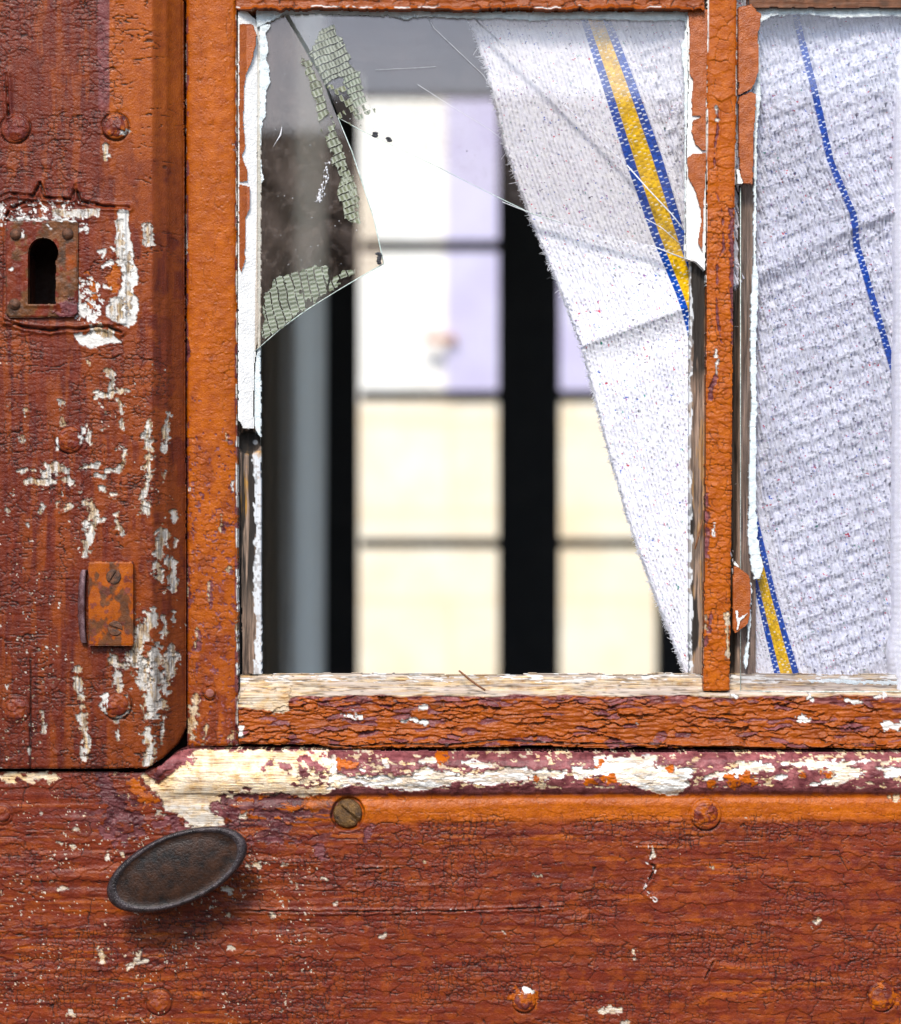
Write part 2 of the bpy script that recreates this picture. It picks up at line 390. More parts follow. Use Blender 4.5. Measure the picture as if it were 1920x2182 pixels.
for (n_, pts, w_) in [
    (2, [(660, 260), (670, 330), (655, 400), (600, 400), (565, 390)], 9), (2, [(655, 390), (760, 365)], 7), (2, [(710, 420), (725, 500), (732, 590)], 6),
    (2, [(360, 440), (362, 475)], 6), (2, [(375, 530), (375, 575)], 4), (2, [(530, 550), (525, 670)], 5), (2, [(130, 650), (132, 665)], 6),
    (2, [(50, 455), (55, 462)], 4), (2, [(145, 485), (147, 520)], 4), (2, [(110, 850), (210, 840)], 4), (2, [(280, 860), (330, 820), (380, 850)], 14),
    (2, [(160, 910), (300, 910), (400, 895), (430, 930), (470, 960)], 6), (2, [(500, 830), (570, 810)], 7), (2, [(570, 880), (610, 880)], 5),
    (2, [(640, 840), (710, 850), (730, 800), (745, 725), (710, 715)], 5), (2, [(610, 950), (615, 965)], 6), (2, [(660, 985), (700, 990)], 4),
    (2, [(885, 580), (880, 660), (890, 760), (885, 880), (860, 1000), (880, 1090)], 9), (2, [(860, 620), (850, 640)], 6), (2, [(840, 1070), (860, 1085)], 8),
    (2, [(490, 1040), (540, 1040), (560, 1090), (570, 1160), (500, 1180)], 9), (2, [(590, 1140), (620, 1145)], 7), (2, [(540, 1190), (530, 1270), (495, 1350)], 8),
    (2, [(700, 1090), (690, 1120), (710, 1200), (725, 1215)], 6), (2, [(235, 1090), (255, 1060)], 6), (2, [(390, 1075), (420, 1060)], 5),
    (2, [(40, 1080), (50, 1090)], 6), (2, [(165, 1170), (170, 1175)], 4), (2, [(340, 1040), (350, 1100)], 3), (2, [(610, 600), (630, 595)], 4), (2, [(600, 490), (602, 500)], 3), (2, [(520, 200), (530, 210)], 4),
    (2, [(995, 510), (985, 570), (985, 640), (980, 740)], 6), (2, [(975, 860), (972, 930)], 4), (2, [(970, 1210), (950, 1300), (930, 1400), (945, 1480)], 11), (2, [(1020, 1100), (1025, 1150)], 5), (2, [(1030, 1250), (1035, 1300)], 5),
    (2, [(1000, 1380), (1030, 1440), (1020, 1550)], 9), (2, [(890, 1700), (905, 1760), (860, 1800), (830, 1850), (820, 1960), (870, 2040)], 16),
    (2, [(970, 1730), (980, 1780), (960, 1850)], 5), (2, [(1020, 1700), (1025, 1760)], 5), (2, [(1020, 1900), (1000, 2000), (985, 2100)], 8), (2, [(660, 1950), (690, 2000), (740, 2010)], 9),
    (3, [(740, 10), (790, 60), (790, 140)], 18), (3, [(850, 0), (850, 120), (830, 230), (840, 310)], 20), (3, [(930, 10), (910, 110), (880, 260)], 13), (3, [(620, 20), (640, 90), (650, 170)], 9),
    (3, [(890, 330), (880, 480)], 3), (3, [(810, 420), (830, 480), (820, 560)], 12), (3, [(420, 75), (440, 200), (450, 330), (470, 450), (470, 560)], 9), (3, [(235, 300), (240, 410)], 4), (3, [(160, 490), (158, 580)], 3),
    (3, [(25, 400), (35, 410)], 3), (3, [(640, 340), (650, 450)], 4), (3, [(30, 620), (30, 622)], 2),
    (1, [(880, 1360), (885, 1435)], 11), (1, [(600, 930), (650, 925)], 4), (1, [(625, 880), (628, 950)], 5)]:
    s.patch("bare", RG(n_, pts), w_ * .8, rag=3.2, depth=2.4, seed=len(pts) + int(pts[0][0]) % 7)
# around the lock plate: thick scraped edges
for kind, pts, w_, dp in [
    ("white", RG(9, [(1420, 150), (1540, 160), (1550, 420), (1600, 620), (1600, 800), (1660, 860), (1640, 1000), (1600, 1100), (1670, 1280), (1640, 1480), (1540, 1560), (1480, 1530), (1270, 1430), (1280, 1330), (1420, 1200), (1480, 1000), (1400, 640), (1390, 300)]), None, 1.5),
    ("bare", RG(9, [(1440, 300), (1450, 600), (1440, 760)]), 7, 1), ("bare", RG(9, [(1540, 700), (1530, 1000), (1540, 1400)]), 6, 1),
    ("bare", RG(9, [(1400, 1240), (1420, 1440)]), 11, 1),
    ("bare", RG(9, [(640, 150), (940, 160), (1200, 150), (1180, 240), (960, 260), (640, 240)]), None, 1),
    ("white", RG(9, [(100, 265), (500, 275), (800, 270)]), 2, -1.5), ("white", RG(9, [(960, 390), (1040, 400)]), 5, 1),
    ("white", RG(9, [(1190, 670), (1260, 650), (1230, 720)]), 4, 1), ("white", RG(9, [(1240, 830), (1350, 790)]), 4, 1),
    ("white", RG(9, [(1340, 610), (1370, 640)]), 5, 1), ("white", RG(9, [(1000, 1310), (1060, 1400), (1140, 1470)]), 8, 1), ("white", RG(9, [(1250, 1070), (1330, 1090)]), 4, 1),
    ("orange", RG(9, [(1070, 970), (1130, 1050), (1140, 1110)]), 7, 1), ("orange", RG(9, [(1370, 860), (1370, 1080)]), 9, 1), ("orange", RG(9, [(1130, 1220), (1060, 1300)]), 8, 1),
    ("white", RG(9, [(870, 1640), (1000, 1640), (1100, 1580), (1300, 1600), (1440, 1730), (1280, 1770), (1150, 1810), (970, 1790)]), None, 2),
    ("bare", RG(9, [(1160, 1600), (1290, 1640)]), 9, 1), ("white", RG(9, [(0, 80), (20, 220)]), 5, 1), ("white", RG(9, [(920, 1080), (950, 1260)]), 3, 1)]:
    s.patch(kind, pts, w_, rag=4, depth=dp, seed=int(pts[0][0]) % 5)
zz = (1 - sst(0, 6, np.maximum(np.abs(U - 90) - 100, np.abs(V - 455) - 26)))
flecks(s, "white", 5, .63, 2, zz, 1); zz = (1 - sst(0, 12, np.hypot((U - 185) / 1.0, (V - 640) / 1.4) - 34)); flecks(s, "white", 6, .55, 8, zz, 1)
# lower lip of paint bulging below the lock plate, raised block round it
blk = 1 - sst(-2, 3, sd_poly(U, V, [(8, 446), (268, 446), (270, 690), (180, 700), (8, 690)]))
s.h += 5 * blk
for pts in (RG(9, [(60, 1480), (300, 1560), (600, 1600), (800, 1570), (900, 1590), (1150, 1550), (1300, 1560), (1450, 1620)]), RG(9, [(80, 230), (130, 140), (300, 60), (450, 60)]),
            RG(1, [(0, 1180), (60, 1155), (200, 1170), (240, 1090), (270, 1180), (430, 1190), (450, 1110), (480, 1200), (620, 1230), (770, 1240)]), RG(1, [(40, 440), (50, 690)])):
    w = s.win(0, 300, min(p[1] for p in pts) - 12, max(p[1] for p in pts) + 12)
    d = sd_line(s.U[w], s.V[w], pts) + 5 * (fbm(s.U[w] / 14, s.V[w] / 10, 1, 3) - .5); c = (1 - sst(.3, 3.0, d)) * sst(.25, .6, vnoise(s.U[w] / 14, s.V[w] / 14, 6))
    s.h[w] -= 6 * c; s.h[w] += 4 * np.exp(-((d - 6) / 4) ** 2); s.L["dirt_shade"][w] = np.maximum(s.L["dirt_shade"][w], .9 * c)
w, d, a = disc_bump(s, 33, 274, 30, raise_=5, seed=1)
w, d, a = disc_bump(s, 246, 270, 27, raise_=9, seed=2); s.patch("maroon", [(240, 262), (262, 258), (258, 282)], 5, depth=1.5)
s.patch("bare", [(266, 286), (270, 278)], 4, depth=1)
disc_bump(s, 148, 934, 30, raise_=5, seed=3); disc_bump(s, 33, 1511, 30, raise_=3, seed=4, ring=.5)
disc_bump(s, 249, 1501, 30, raise_=6, seed=5)
s.patch("white", RG(3, [(580, 210), (550, 260), (580, 310)]), 5, depth=2); s.patch("bare", RG(3, [(690, 220), (690, 290), (650, 330)]), 6, depth=4)
s.patch("white", RG(2, [(500, 600), (480, 690)]), 3, depth=1.5); s.patch("white", RG(2, [(335, 620), (345, 720)]), 2, depth=1.5)
wm = s.L['bare'] * sst(.40, .56, fbm(U / 7, V / 22, 13, 4)) * .85; s.L['white'] = np.maximum(s.L['white'], wm)
s.L['dirt_shade'] = np.maximum(s.L['dirt_shade'], .5 * s.L['bare'] * sst(.56, .66, fbm(U / 4, V / 40, 6, 3)))
# board seam at the foot and keyhole pit
sm = (1 - sst(.6, 2.5, np.abs(U - 65 - 2 * (vnoise(U * 0, V / 30) - .5)))) * sst(1380, 1420, V); s.h -= 4 * sm; s.L["dirt_shade"] = np.maximum(s.L["dirt_shade"], .8 * sm)
key_d = np.minimum(np.hypot(U - 92, V - 538) - 32, np.maximum(np.abs(U - 89) - 30, np.abs(V - 595) - 54))
kh = 1 - sst(-1, 1, key_d - 2); s.L['dirt_shade'] = np.maximum(s.L['dirt_shade'], kh); s.keep &= key_d > 0  # keyhole rim and walls painted dark, the shade of the pit
outline(s, [(U0, V0), (384, V0), (386, 400), (389, 1000), (390.5, 1556), (372, 1592), (345, 1618), (312, 1638), (U0, 1639)], 1.0, 1, 6, 7)
s.L["dirt_shade"] = np.clip(s.L["dirt_shade"], 0, 1)
stile = s.build("door_stile", M_V, door, 70, -30)
def plug(u, v, r, z, orange=0, seed=0, m=None, flat=0, white=()):
    """paint-covered round bolt head standing a little proud of the board"""
    p = Sheet(u - r * 1.3, u + r * 1.3, v - r * 1.3, v + r * 1.3, 1.5); U, V = p.U, p.V
    a = np.arctan2(V - v, U - u); rr = r * (1 + .12 * (fbm(np.cos(a) * 1.3 + 20, np.sin(a) * 1.3 + seed * 3, seed, 2) - .5)) * (1 - flat * .12 * np.abs(np.sin(2 * a)))
    d = np.hypot(U - u, V - v) - rr
    p.h += 5 + 2.2 * (fbm(U / 12, V / 12, seed, 3) - .5) * 2 - 6 * (np.hypot(U - u, V - v) / r) ** 4
    p.L["orange"] = np.clip(orange * sst(.35, .5, fbm(U / 20, V / 20, seed + 3, 3)) * 1.2, 0, 1).astype(F); p.L["maroon"] = .5 * sst(.55, .65, fbm(U / 12, V / 12, seed + 5, 3)).astype(F)
    p.L["tone"] += .1 * (fbm(U / 9, V / 9, seed, 3) - .5)
    cracks(p, 19, 17, 1.4, .05, 1, 1 + 0 * U, .9, seed, 5, .7)
    for w_ in white: p.patch("white", w_, 3, rag=2, depth=1)
    p.keep = d < 0; p.h -= 4 * sst(-3.5, 0, d)
    return p.build("bolt_head", m or M_V, door, z, z - 12)
plug(33, 274, 28, 73, 0, 1); plug(246, 270, 25, 76, .9, 2, white=[[(262, 284), (258, 290)]]); plug(148, 934, 27, 73, .3, 3, white=[[(170, 925), (172, 945)]]); plug(33, 1511, 27, 71, .2, 4); plug(249, 1501, 26, 75, .3, 5, white=[[(228, 1490), (226, 1508)]])

# ---- bottom board ----------------------------------------------------------
s = Sheet(U0, U1, 1594, V1, 1.75)
U, V = s.U, s.V
wv = V + 5 * (fbm(U / 300, V / 400, 2, 2) - .5) * 2
right = sst(300, 420, U)
nose = np.maximum(np.sin(np.clip((wv - 1602) / 92, 0, 1) * math.pi), 0) ** .8 * 17
s.h += (nose - 22 * (1 - sst(1600, 1622, wv)) - 5 * np.exp(-((wv - 1702) / 9) ** 2)) * right
s.h += 2.6 * (fbm(U / 300, V / 26, 3, 3) - .5) * 2 * (.6 + 1.6 * np.exp(-(((U - 330) / 320) ** 2 + ((V - 1850) / 190) ** 2)))
s.h += .8 * (fbm(U / 90, V / 9, 5, 3) - .5)
low = sst(1742, 1760, wv + 10 * (fbm(U / 40, V / 40, 4, 3) - .5))
stk = .75 * sst(.54, .70, fbm(U / 110, V / 8, 7, 4)) * sst(.44, .62, fbm(U / 240, V / 90, 2, 3))
s.L["orange"] = np.clip(np.maximum(sst(430, 620, U) * (1 - low) * sst(1680, 1700, wv), .75 * stk) + .22 * sst(.5, .62, fbm(U / 20, V / 14, 3, 3)) * low, 0, 1)
s.L["maroon"] = (1 - sst(1688, 1700, wv + 14 * (fbm(U / 22, V / 22, 6, 3) - .5))) * right
s.L["maroon"] = np.maximum(s.L["maroon"], .95 * sst(.56, .62, fbm(U / 26, V / 16, 9, 3)) * np.exp(-(((U - 260) / 90) ** 2 + ((V - 1710) / 60) ** 2) * .7))
s.L["maroon"] = np.maximum(s.L["maroon"], .9 * sst(.55, .60, fbm(U / 60, V / 12, 8, 3)) * sst(330, 430, U) * (1 - sst(680, 800, U)) * sst(1700, 1712, V) * (1 - sst(1770, 1800, V)))
s.L["tone"] = .5 + .16 * (fbm(U / 200, V / 30, 3, 4) - .5) + .06 * (fbm(U / 12, V / 9, 1, 2) - .5) + .05 * sst(900, 1500, U)
s.L["tone"] += .22 * s.L["maroon"] * sst(.35, .6, fbm(U / 50, V / 30, 2, 2)) * (1 - sst(1672, 1684, wv))
body = sst(1700, 1760, V) + 0 * U; body = np.maximum(body, 1 - right)
a1 = body * (.30 + .7 * sst(.38, .58, fbm(U / 150, V / 80, 5, 3)))
cracks(s, 12.5, 10, 1.4, .11, .6, a1, .3, 3, 3)
cracks(s, 23, 14, 1.6, .06, 1, a1, .35, 8, 6)
fissures(s, 7, 60, .026, 1.4, 13, .7, a1)
cracks(s, 60, 24, 1.8, .035, .9, body * .9, .9, 6, 9)
fissures(s, 150, 10, .010, 2.0, 7, .8, body)
cracks(s, 13, 15, 1.0, .12, .8, (1 - body) * .7, .5, 4, 3, .5)
flecks(s, "bare", 6, .80, 5, .92 + .14 * sst(.5, .6, vnoise(U / 50, V / 50, 3)) - .16 * (U > 700), 1.6, .8)
BW = [(780, 640), (870, 690), (940, 640), (1000, 560), (1060, 515), (1799, 515), (1860, 700), (1800, 735), (1700, 770), (1500, 750), (1320, 745), (1240, 800), (1210, 870), (1230, 920), (1130, 940), (1010, 930), (1000, 870), (900, 840), (880, 760), (780, 690)]
s.patch("bare", RG(3, BW), None, rag=5, depth=2.4, seed=2, aniso=(2, .8))
s.L["tone"] += .28 * s.L["bare"] * (V < 1690) * (U > 320) * (U < 760)
WH = [[(0, 575), (540, 600), (560, 680), (700, 700), (950, 690), (1040, 648), (1250, 690), (1480, 650), (1800, 665), (1800, 700), (1400, 742), (1230, 718), (1000, 778), (850, 765), (640, 735), (500, 770), (380, 795), (0, 800)]]
s.patch("bare", RG(7, [(380, 700), (640, 715), (960, 700), (1040, 680)]), 12, rag=6, depth=2, seed=4, aniso=(2, .7))
nz = (1 - sst(1676, 1690, V)) * right
flecks(s, "bare", 16, .60, 21, nz * sst(420, 700, U), 1.6, .45); flecks(s, "maroon", 12, .60, 25, nz * sst(520, 640, U), -1.2, .5)
s.L["tone"] += .16 * nz * (fbm(U / 40, V / 8, 5, 4) - .2)
for pts in WH: s.patch("white", RG(7, [p for p in pts if p[0] > 480]), None, rag=6, depth=2.2, seed=3, aniso=(2, .7))
for pts in ([(0, 720), (0, 650), (130, 650), (120, 590), (455, 590), (450, 640), (630, 650), (680, 660), (610, 710), (630, 740), (600, 790), (500, 800), (380, 770), (300, 740), (150, 680), (30, 710)],
            [(890, 615), (1095, 630), (1080, 660), (900, 690), (700, 720), (690, 690), (880, 655)], [(1130, 633), (1130, 612), (1620, 608), (1490, 645), (1600, 665), (1440, 742), (1290, 742), (1420, 690), (1380, 655)],
            [(1650, 650), (1990, 640), (2000, 700), (1700, 690)], [(1100, 690), (1160, 690), (1130, 715)], [(2050, 610), (2190, 640), (2180, 700), (2060, 690)]):
    s.patch("white", RG(8, pts), None, rag=6, depth=2.2, seed=6, aniso=(2, .7))
for n_, pts, w_ in ((7, [(1010, 615), (1090, 610)], 4), (7, [(690, 660), (710, 665)], 4), (7, [(480, 610), (550, 625)], 6), (7, [(815, 620), (830, 640)], 3), (7, [(1240, 620), (1380, 640)], 5)):
    s.patch("white", RG(n_, pts), w_, rag=4, depth=1.5, seed=1)
for n_, pts, w_ in ((7, [(1120, 590), (1150, 600)], 8), (7, [(570, 630), (650, 630)], 8), (7, [(1620, 710), (1650, 710)], 6), (8, [(80, 715), (110, 730)], 8), (8, [(170, 715), (220, 725)], 9), (8, [(520, 655), (540, 655)], 6),
                    (8, [(850, 700), (870, 740)], 9), (8, [(940, 690), (965, 720)], 9), (8, [(740, 735), (760, 740)], 6), (8, [(1360, 680), (1380, 690)], 8), (8, [(150, 620), (140, 640)], 6), (8, [(1230, 690), (1250, 695)], 5), (3, [(740, 720), (810, 780)], 14)):
    s.patch("orange", RG(n_, pts), w_, rag=4, depth=-1.2, seed=2)
for n_, pts, w_ in ((3, [(1450, 600), (1500, 570), (1580, 600)], 6), (3, [(1640, 615), (1670, 640)], 5), (3, [(1700, 560), (1760, 610)], 10), (3, [(900, 600), (960, 560), (1040, 545)], 14), (3, [(860, 640), (900, 610)], 8)):
    s.patch("maroon", RG(n_, pts), w_, rag=4, depth=-2.0, seed=2)
for n_, pts, w_ in ((3, [(0, 660), (300, 662)], 9),):
    s.patch("bare", RG(n_, pts), w_, rag=3, depth=2, seed=1, aniso=(2, .6)); s.L["tone"] += .12 * s.L["bare"] * (V < 1670) * (U < 130)
for n_, pts, w_ in ((3, [(225, 855), (228, 858)], 4), (3, [(395, 945), (430, 940)], 4), (3, [(320, 1015), (330, 1018)], 4), (3, [(380, 1030), (395, 1035)], 6), (3, [(280, 1215), (285, 1225)], 5), (3, [(320, 1275), (370, 1265)], 5),
                    (3, [(590, 1080), (600, 1120)], 7), (3, [(665, 1075), (668, 1085)], 5), (3, [(720, 890), (745, 885)], 6), (3, [(870, 855), (940, 885)], 6), (3, [(1320, 880), (1350, 850)], 6), (3, [(1370, 1140), (1410, 1140)], 7),
                    (3, [(1230, 1270), (1260, 1285)], 7), (3, [(1550, 1140), (1585, 1130)], 5), (3, [(1250, 1410), (1255, 1420)], 6), (3, [(1490, 1400), (1500, 1420)], 6), (3, [(1260, 1600), (1270, 1605)], 6), (3, [(550, 1600), (560, 1660)], 7),
                    (3, [(750, 1620), (760, 1650), (700, 1710)], 6), (3, [(800, 1660), (730, 1690)], 5), (3, [(570, 1460), (575, 1465)], 4), (3, [(390, 1940), (395, 1955)], 5), (3, [(600, 890), (620, 895)], 4),
                    (7, [(795, 1570), (815, 1560)], 6), (7, [(540, 1390), (560, 1380)], 4), (7, [(205, 1445), (215, 1460)], 5), (7, [(1030, 1160), (1033, 1162)], 2.4), (7, [(1630, 1240), (1665, 1243)], 2.4), (7, [(475, 1250), (500, 1260)], 3), (7, [(1455, 1540), (1470, 1550)], 4),
                    (8, [(435, 1085), (440, 1125)], 6), (8, [(330, 1640), (335, 1690)], 2), (8, [(1320, 1480), (1335, 1475), (1330, 1495)], 6), (8, [(1295, 1515), (1300, 1518)], 2), (8, [(160, 1980), (200, 1965), (260, 1978)], 6), (8, [(270, 2035), (300, 2040)], 5),
                    (8, [(1735, 800), (1760, 815)], 8), (8, [(740, 1190), (760, 1195)], 3)):
    s.patch("bare", RG(n_, pts), w_ * .72, rag=2.5, depth=2, seed=int(pts[0][0]) % 6)
for n_, pts, w_ in ((3, [(560, 690), (600, 760), (640, 830)], 16), (3, [(600, 880), (680, 850), (780, 900)], 14), (3, [(560, 960), (640, 1000), (760, 960)], 13), (3, [(860, 930), (930, 900), (1010, 960)], 10), (3, [(1230, 790), (1330, 760), (1440, 790), (1560, 780), (1640, 800)], 9), (3, [(1400, 850), (1540, 865), (1690, 850)], 7), (3, [(1520, 910), (1560, 930)], 10), (3, [(1380, 990), (1500, 1000), (1620, 1005)], 7), (3, [(1740, 1060), (1760, 1080)], 10), (3, [(1180, 830), (1280, 860)], 9)):
    s.patch('maroon', RG(n_, pts), w_, rag=5, depth=1.6, seed=int(pts[0][0]) % 6, aniso=(1.6, .8))
    w = s.win(RG(n_, pts)[0][0] - 60, RG(n_, pts)[-1][0] + 60, 1640, 1840); s.L['tone'][w] -= .10 * s.L['maroon'][w] * (s.L['tone'][w] > .3)
wq = .75 * s.L['white'] * (V < 1700) * sst(.44, .58, fbm(U / 26, V / 5, 15, 4)); s.L['white'] -= wq; s.L['bare'] = np.maximum(s.L['bare'], wq * 1.3).clip(0, 1)
s.L['white'] = np.maximum(s.L['white'], .45 * s.L['bare'] * (V > 1715) * sst(.35, .55, fbm(U / 9, V / 6, 13, 3)))
for pts in (RG(8, [(420, 1075), (430, 1120), (405, 1165), (450, 1190), (430, 1240), (395, 1300), (400, 1330), (450, 1370)]), RG(8, [(330, 1070), (500, 1075)]), RG(8, [(770, 1700), (720, 1800)]), RG(7, [(0, 1430), (400, 1435), (900, 1432), (1200, 1430), (1500, 1420), (1780, 1410)]), RG(7, [(660, 1205), (800, 1200)])):
    w = s.win(min(p[0] for p in pts) - 12, max(p[0] for p in pts) + 12, min(p[1] for p in pts) - 14, max(p[1] for p in pts) + 14)
    d = sd_line(s.U[w], s.V[w], pts) + 5 * (fbm(s.U[w] / 12, s.V[w] / 12, 1, 3) - .5); c = (1 - sst(.5, 2.6, d)) * sst(.3, .6, vnoise(s.U[w] / 20, s.V[w] / 9, 5))
    s.h[w] -= 4 * c; s.h[w] += 2 * np.exp(-((d - 4) / 3) ** 2); s.L["dirt_shade"][w] = np.maximum(s.L["dirt_shade"][w], .85 * c)
    q_ = (np.exp(-((d - 3.0) / 1.2) ** 2) * (vnoise(s.U[w] / 6, s.V[w] / 6, 3) > (.62 if len(pts) == 8 else .9))); s.L["white"][w] = np.maximum(s.L["white"][w], q_)
disc_bump(s, 1504, 1735, 32, raise_=6, seed=6); disc_bump(s, 1116, 2131, 25, raise_=8, seed=7); disc_bump(s, 1879, 2125, 29, raise_=5, seed=8)
disc_bump(s, 339, 2135, 27, raise_=6, seed=9); disc_bump(s, 4, 1735, 22, raise_=4, seed=10); disc_bump(s, 741, 1733, 34, raise_=-14, seed=11, ring=.8)
s.patch("orange", [(1495, 1722), (1515, 1730)], 16, rag=3, depth=0, lip=0); s.patch("orange", [(1870, 2120), (1888, 2126)], 18, rag=3, depth=0, lip=0); s.patch("orange", [(1108, 2126), (1124, 2128)], 15, rag=3, depth=0, lip=0)
s.patch("white", [(1118, 2107), (1132, 2113)], 3, rag=2, depth=1); s.patch("orange", [(660, 1712), (690, 1712)], 12, rag=4, depth=0); s.patch("orange", [(790, 1712), (850, 1712)], 12, rag=4, depth=0)
s.patch("maroon", [(784, 1765), (778, 1788)], 9, rag=4, depth=1); s.patch("maroon", [(682, 1812), (680, 1822)], 9, rag=3, depth=1)
d = outline(s, [(U0, 1644), (200, 1643), (300, 1645), (345, 1628), (372, 1604), (392, 1597), (700, 1600), (1300, 1603), (U1, 1604), (U1, V1), (U0, V1)], 1.6, 3, 7, 8)
s.L["dirt_shade"] = np.clip(s.L["dirt_shade"], 0, 1)
board = s.build("door_bottom_board", M_H, door, 55, -40)
plug(1504, 1735, 29, 58, .8, 6, M_H); plug(1116, 2131, 23, 60, .9, 7, M_H, 0, [[(1108, 2112), (1126, 2112)]]); plug(1879, 2125, 27, 58, 1, 8, M_H); plug(339, 2135, 25, 58, .35, 9, M_H, 1); plug(4, 1735, 20, 57, .3, 10, M_H)

# ---- sash stile (upright orange bar) ----------------------------------------
def sash_upright(name, u0, u1, v0, v1, pts, z0, seed, lumps=1.0, chipn=1.0, mat_=M_V):
    s = Sheet(u0, u1, v0, v1, 1.8); U, V = s.U, s.V
    s.L["orange"] += 1
    s.h += lumps * (4.0 * (fbm(U / 30, V / 22, seed, 2) - .5) + 1.6 * (fbm(U / 16, V / 9, seed + 1, 3) - .5))
    s.L["tone"] = .5 + .16 * (fbm(U / 50, V / 160, seed, 4) - .5)
    return s
s = sash_upright("x", 391, 511, V0, 1594, None, 0, 11, .38); U, V = s.U, s.V
s.h -= 8 * (np.abs(U - 450) / 57) ** 4
s.L["orange"] = 1 - .45 * sst(.52, .66, fbm(U / 30, V / 60, 4, 4)) * sst(500, 1100, V) - .35 * sst(1100, 1500, V)
a_ = sst(250, 900, V) * (.3 + .7 * sst(.45, .6, fbm(U / 60, V / 60, 7, 2)))
cracks(s, 22, 13, 1.6, .10, .9, .08 + .62 * a_, .8, 8, 5, .6)
fissures(s, 26, 110, .012, 1.2, 9, .35, .8); fissures(s, 50, 50, .007, 1.2, 3, .4, .8)
dots = voro(U / 26, V / 22, 1, 5)[2:]; dd = np.hypot(*dots); s.h += 2.2 * (1 - sst(.0, .10, dd)); 
em = np.minimum(np.abs(U - 397 - 4 * (vnoise(U * 0, V / 25, 2) - .5)), np.abs(U - 504)); s.put("maroon", .9 * (1 - sst(3, 5, em)) * sst(.45, .55, vnoise(U / 8, V / 18, 6)))
s.put("white", (1 - sst(1.2, 2.6, np.abs(U - 504.5 + 2.5 * (vnoise(U * 0, V / 12, 4) - .5)))) * sst(.42, .5, vnoise(U / 9, V / 22, 3)))
s.put("white", (1 - sst(1, 2.4, np.abs(U - 394.5))) * sst(.55, .62, vnoise(U / 9, V / 14, 8)))
for n_, pts, w_ in ((2, [(1110, 1410), (1115, 1500), (1120, 1590)], 4), (2, [(1250, 1510), (1245, 1640)], 4), (2, [(1320, 1130), (1325, 1200)], 5), (2, [(1345, 620), (1360, 660)], 4), (2, [(1370, 1430), (1360, 1450)], 4), (2, [(1180, 1790), (1180, 1830)], 4), (2, [(1380, 920), (1390, 970)], 3), (2, [(1410, 1750), (1415, 1850)], 4),
                    (2, [(1135, 950), (1130, 970)], 3), (3, [(1075, 230), (1060, 300), (1030, 440)], 10), (3, [(1130, 380), (1125, 470)], 6), (3, [(1275, 420), (1270, 470)], 7), (1, [(1400, 860), (1395, 890)], 3), (1, [(1105, 1380), (1105, 1500)], 3), (1, [(1075, 1640), (1078, 1700)], 3), (2, [(1105, 60), (1110, 150)], 4), (2, [(1170, 1900), (1180, 1860)], 5)):
    s.patch("bare" if w_ > 3 else "white", RG(n_, pts), w_ * .8, rag=2.5, depth=2, seed=w_)
    if w_ in (4, 5): s.patch("maroon", [(p[0] + 4, p[1] + 6) for p in RG(n_, pts)], w_ * .7, rag=2.5, depth=1, seed=w_)
flecks(s, "maroon", 7, .74, 4, .6 + .5 * sst(300, 1200, V), 1.2)
disc_bump(s, 447, 1478, 12, raise_=7, seed=3)
outline(s, [(395, V0), (503, V0), (505, 700), (507, 1590), (397, 1592), (396, 1000), (394, 500)], 1.4, 6, 7, 9)
s.build("sash_stile", M_V, door, 0, -50)

# ---- muntin ------------------------------------------------------------------
s = sash_upright("x", 1494, 1578, V0, 1476, None, 0, 14, .5); U, V = s.U, s.V
cx = 1539 - (V - 200) * .009
s.h -= 4 * (np.abs(U - cx) / 33) ** 4
s.L["tone"] += .05
cracks(s, 15, 11, 1.6, .09, .9, sst(150, 500, V) * .9, .6, 3, 4, .7); cracks(s, 30, 26, 1.9, .045, .9, .7 + 0 * U, 1.0, 5, 8, .8)
ln = RG(5, [(690, 600), (700, 760), (680, 900), (680, 1130), (720, 1230), (735, 1480), (695, 1560), (690, 1850), (720, 2040)])
d = sd_line(U, V, ln) - .6 + 12 * (fbm(U / 10, V / 14, 3, 3) - .5); s.put("maroon", 1 - sst(-.8, .8, d)); s.h -= 2.5 * (1 - sst(-1, 1, d)); s.h += 1.5 * np.exp(-((d - 3) / 2) ** 2)
s.patch("white", RG(5, [(690, 640), (692, 720)]), 2.2, rag=2, depth=2); s.patch("white", RG(6, [(690, 40), (692, 200)]), 2.2, rag=3, depth=2); s.patch("white", RG(6, [(680, 1090), (680, 1150)]), 3, rag=2, depth=2)
for pts, w_ in (([(780, 1250), (790, 2040)], 3), ): s.patch("maroon", RG(5, pts), w_ + 1, rag=4, depth=1.5)
s.patch("maroon", RG(6, [(632, 900), (632, 1300)]), 4, rag=4, depth=1.5); s.patch("maroon", RG(6, [(660, 1620), (625, 1800)]), 4, rag=3, depth=1.5)
s.patch("maroon", RG(6, [(690, 200), (660, 270), (655, 330)]), 4, rag=3, depth=1.5)
s.patch("bare", RG(6, [(760, 1620), (755, 1760), (765, 1880)]), 5, rag=3, depth=3); s.patch("bare", RG(6, [(630, 1640), (625, 1700)]), 4, rag=2, depth=3)
lw = np.abs(U - (1507 - (V - 200) * .0085)); s.put("white", (1 - sst(1.5, 3, lw)) * sst(.35, .45, vnoise(U * 0, V / 40, 2)))
rw = np.abs(U - (1570.5 - (V - 200) * .0095)); s.put("white", (1 - sst(1.2, 2.6, rw)) * sst(.42, .5, vnoise(U * 0, V / 20, 3)) * (V < 395))
outline(s, [(1506, V0), (1572, V0), (1571, 200), (1563, 700), (1559, 1200), (1556, 1473), (1498, 1473), (1502, 1200), (1505, 700), (1506, 200)], 1.8, 6, 6, 7)
s.build("sash_muntin", M_V, door, 2, -60)

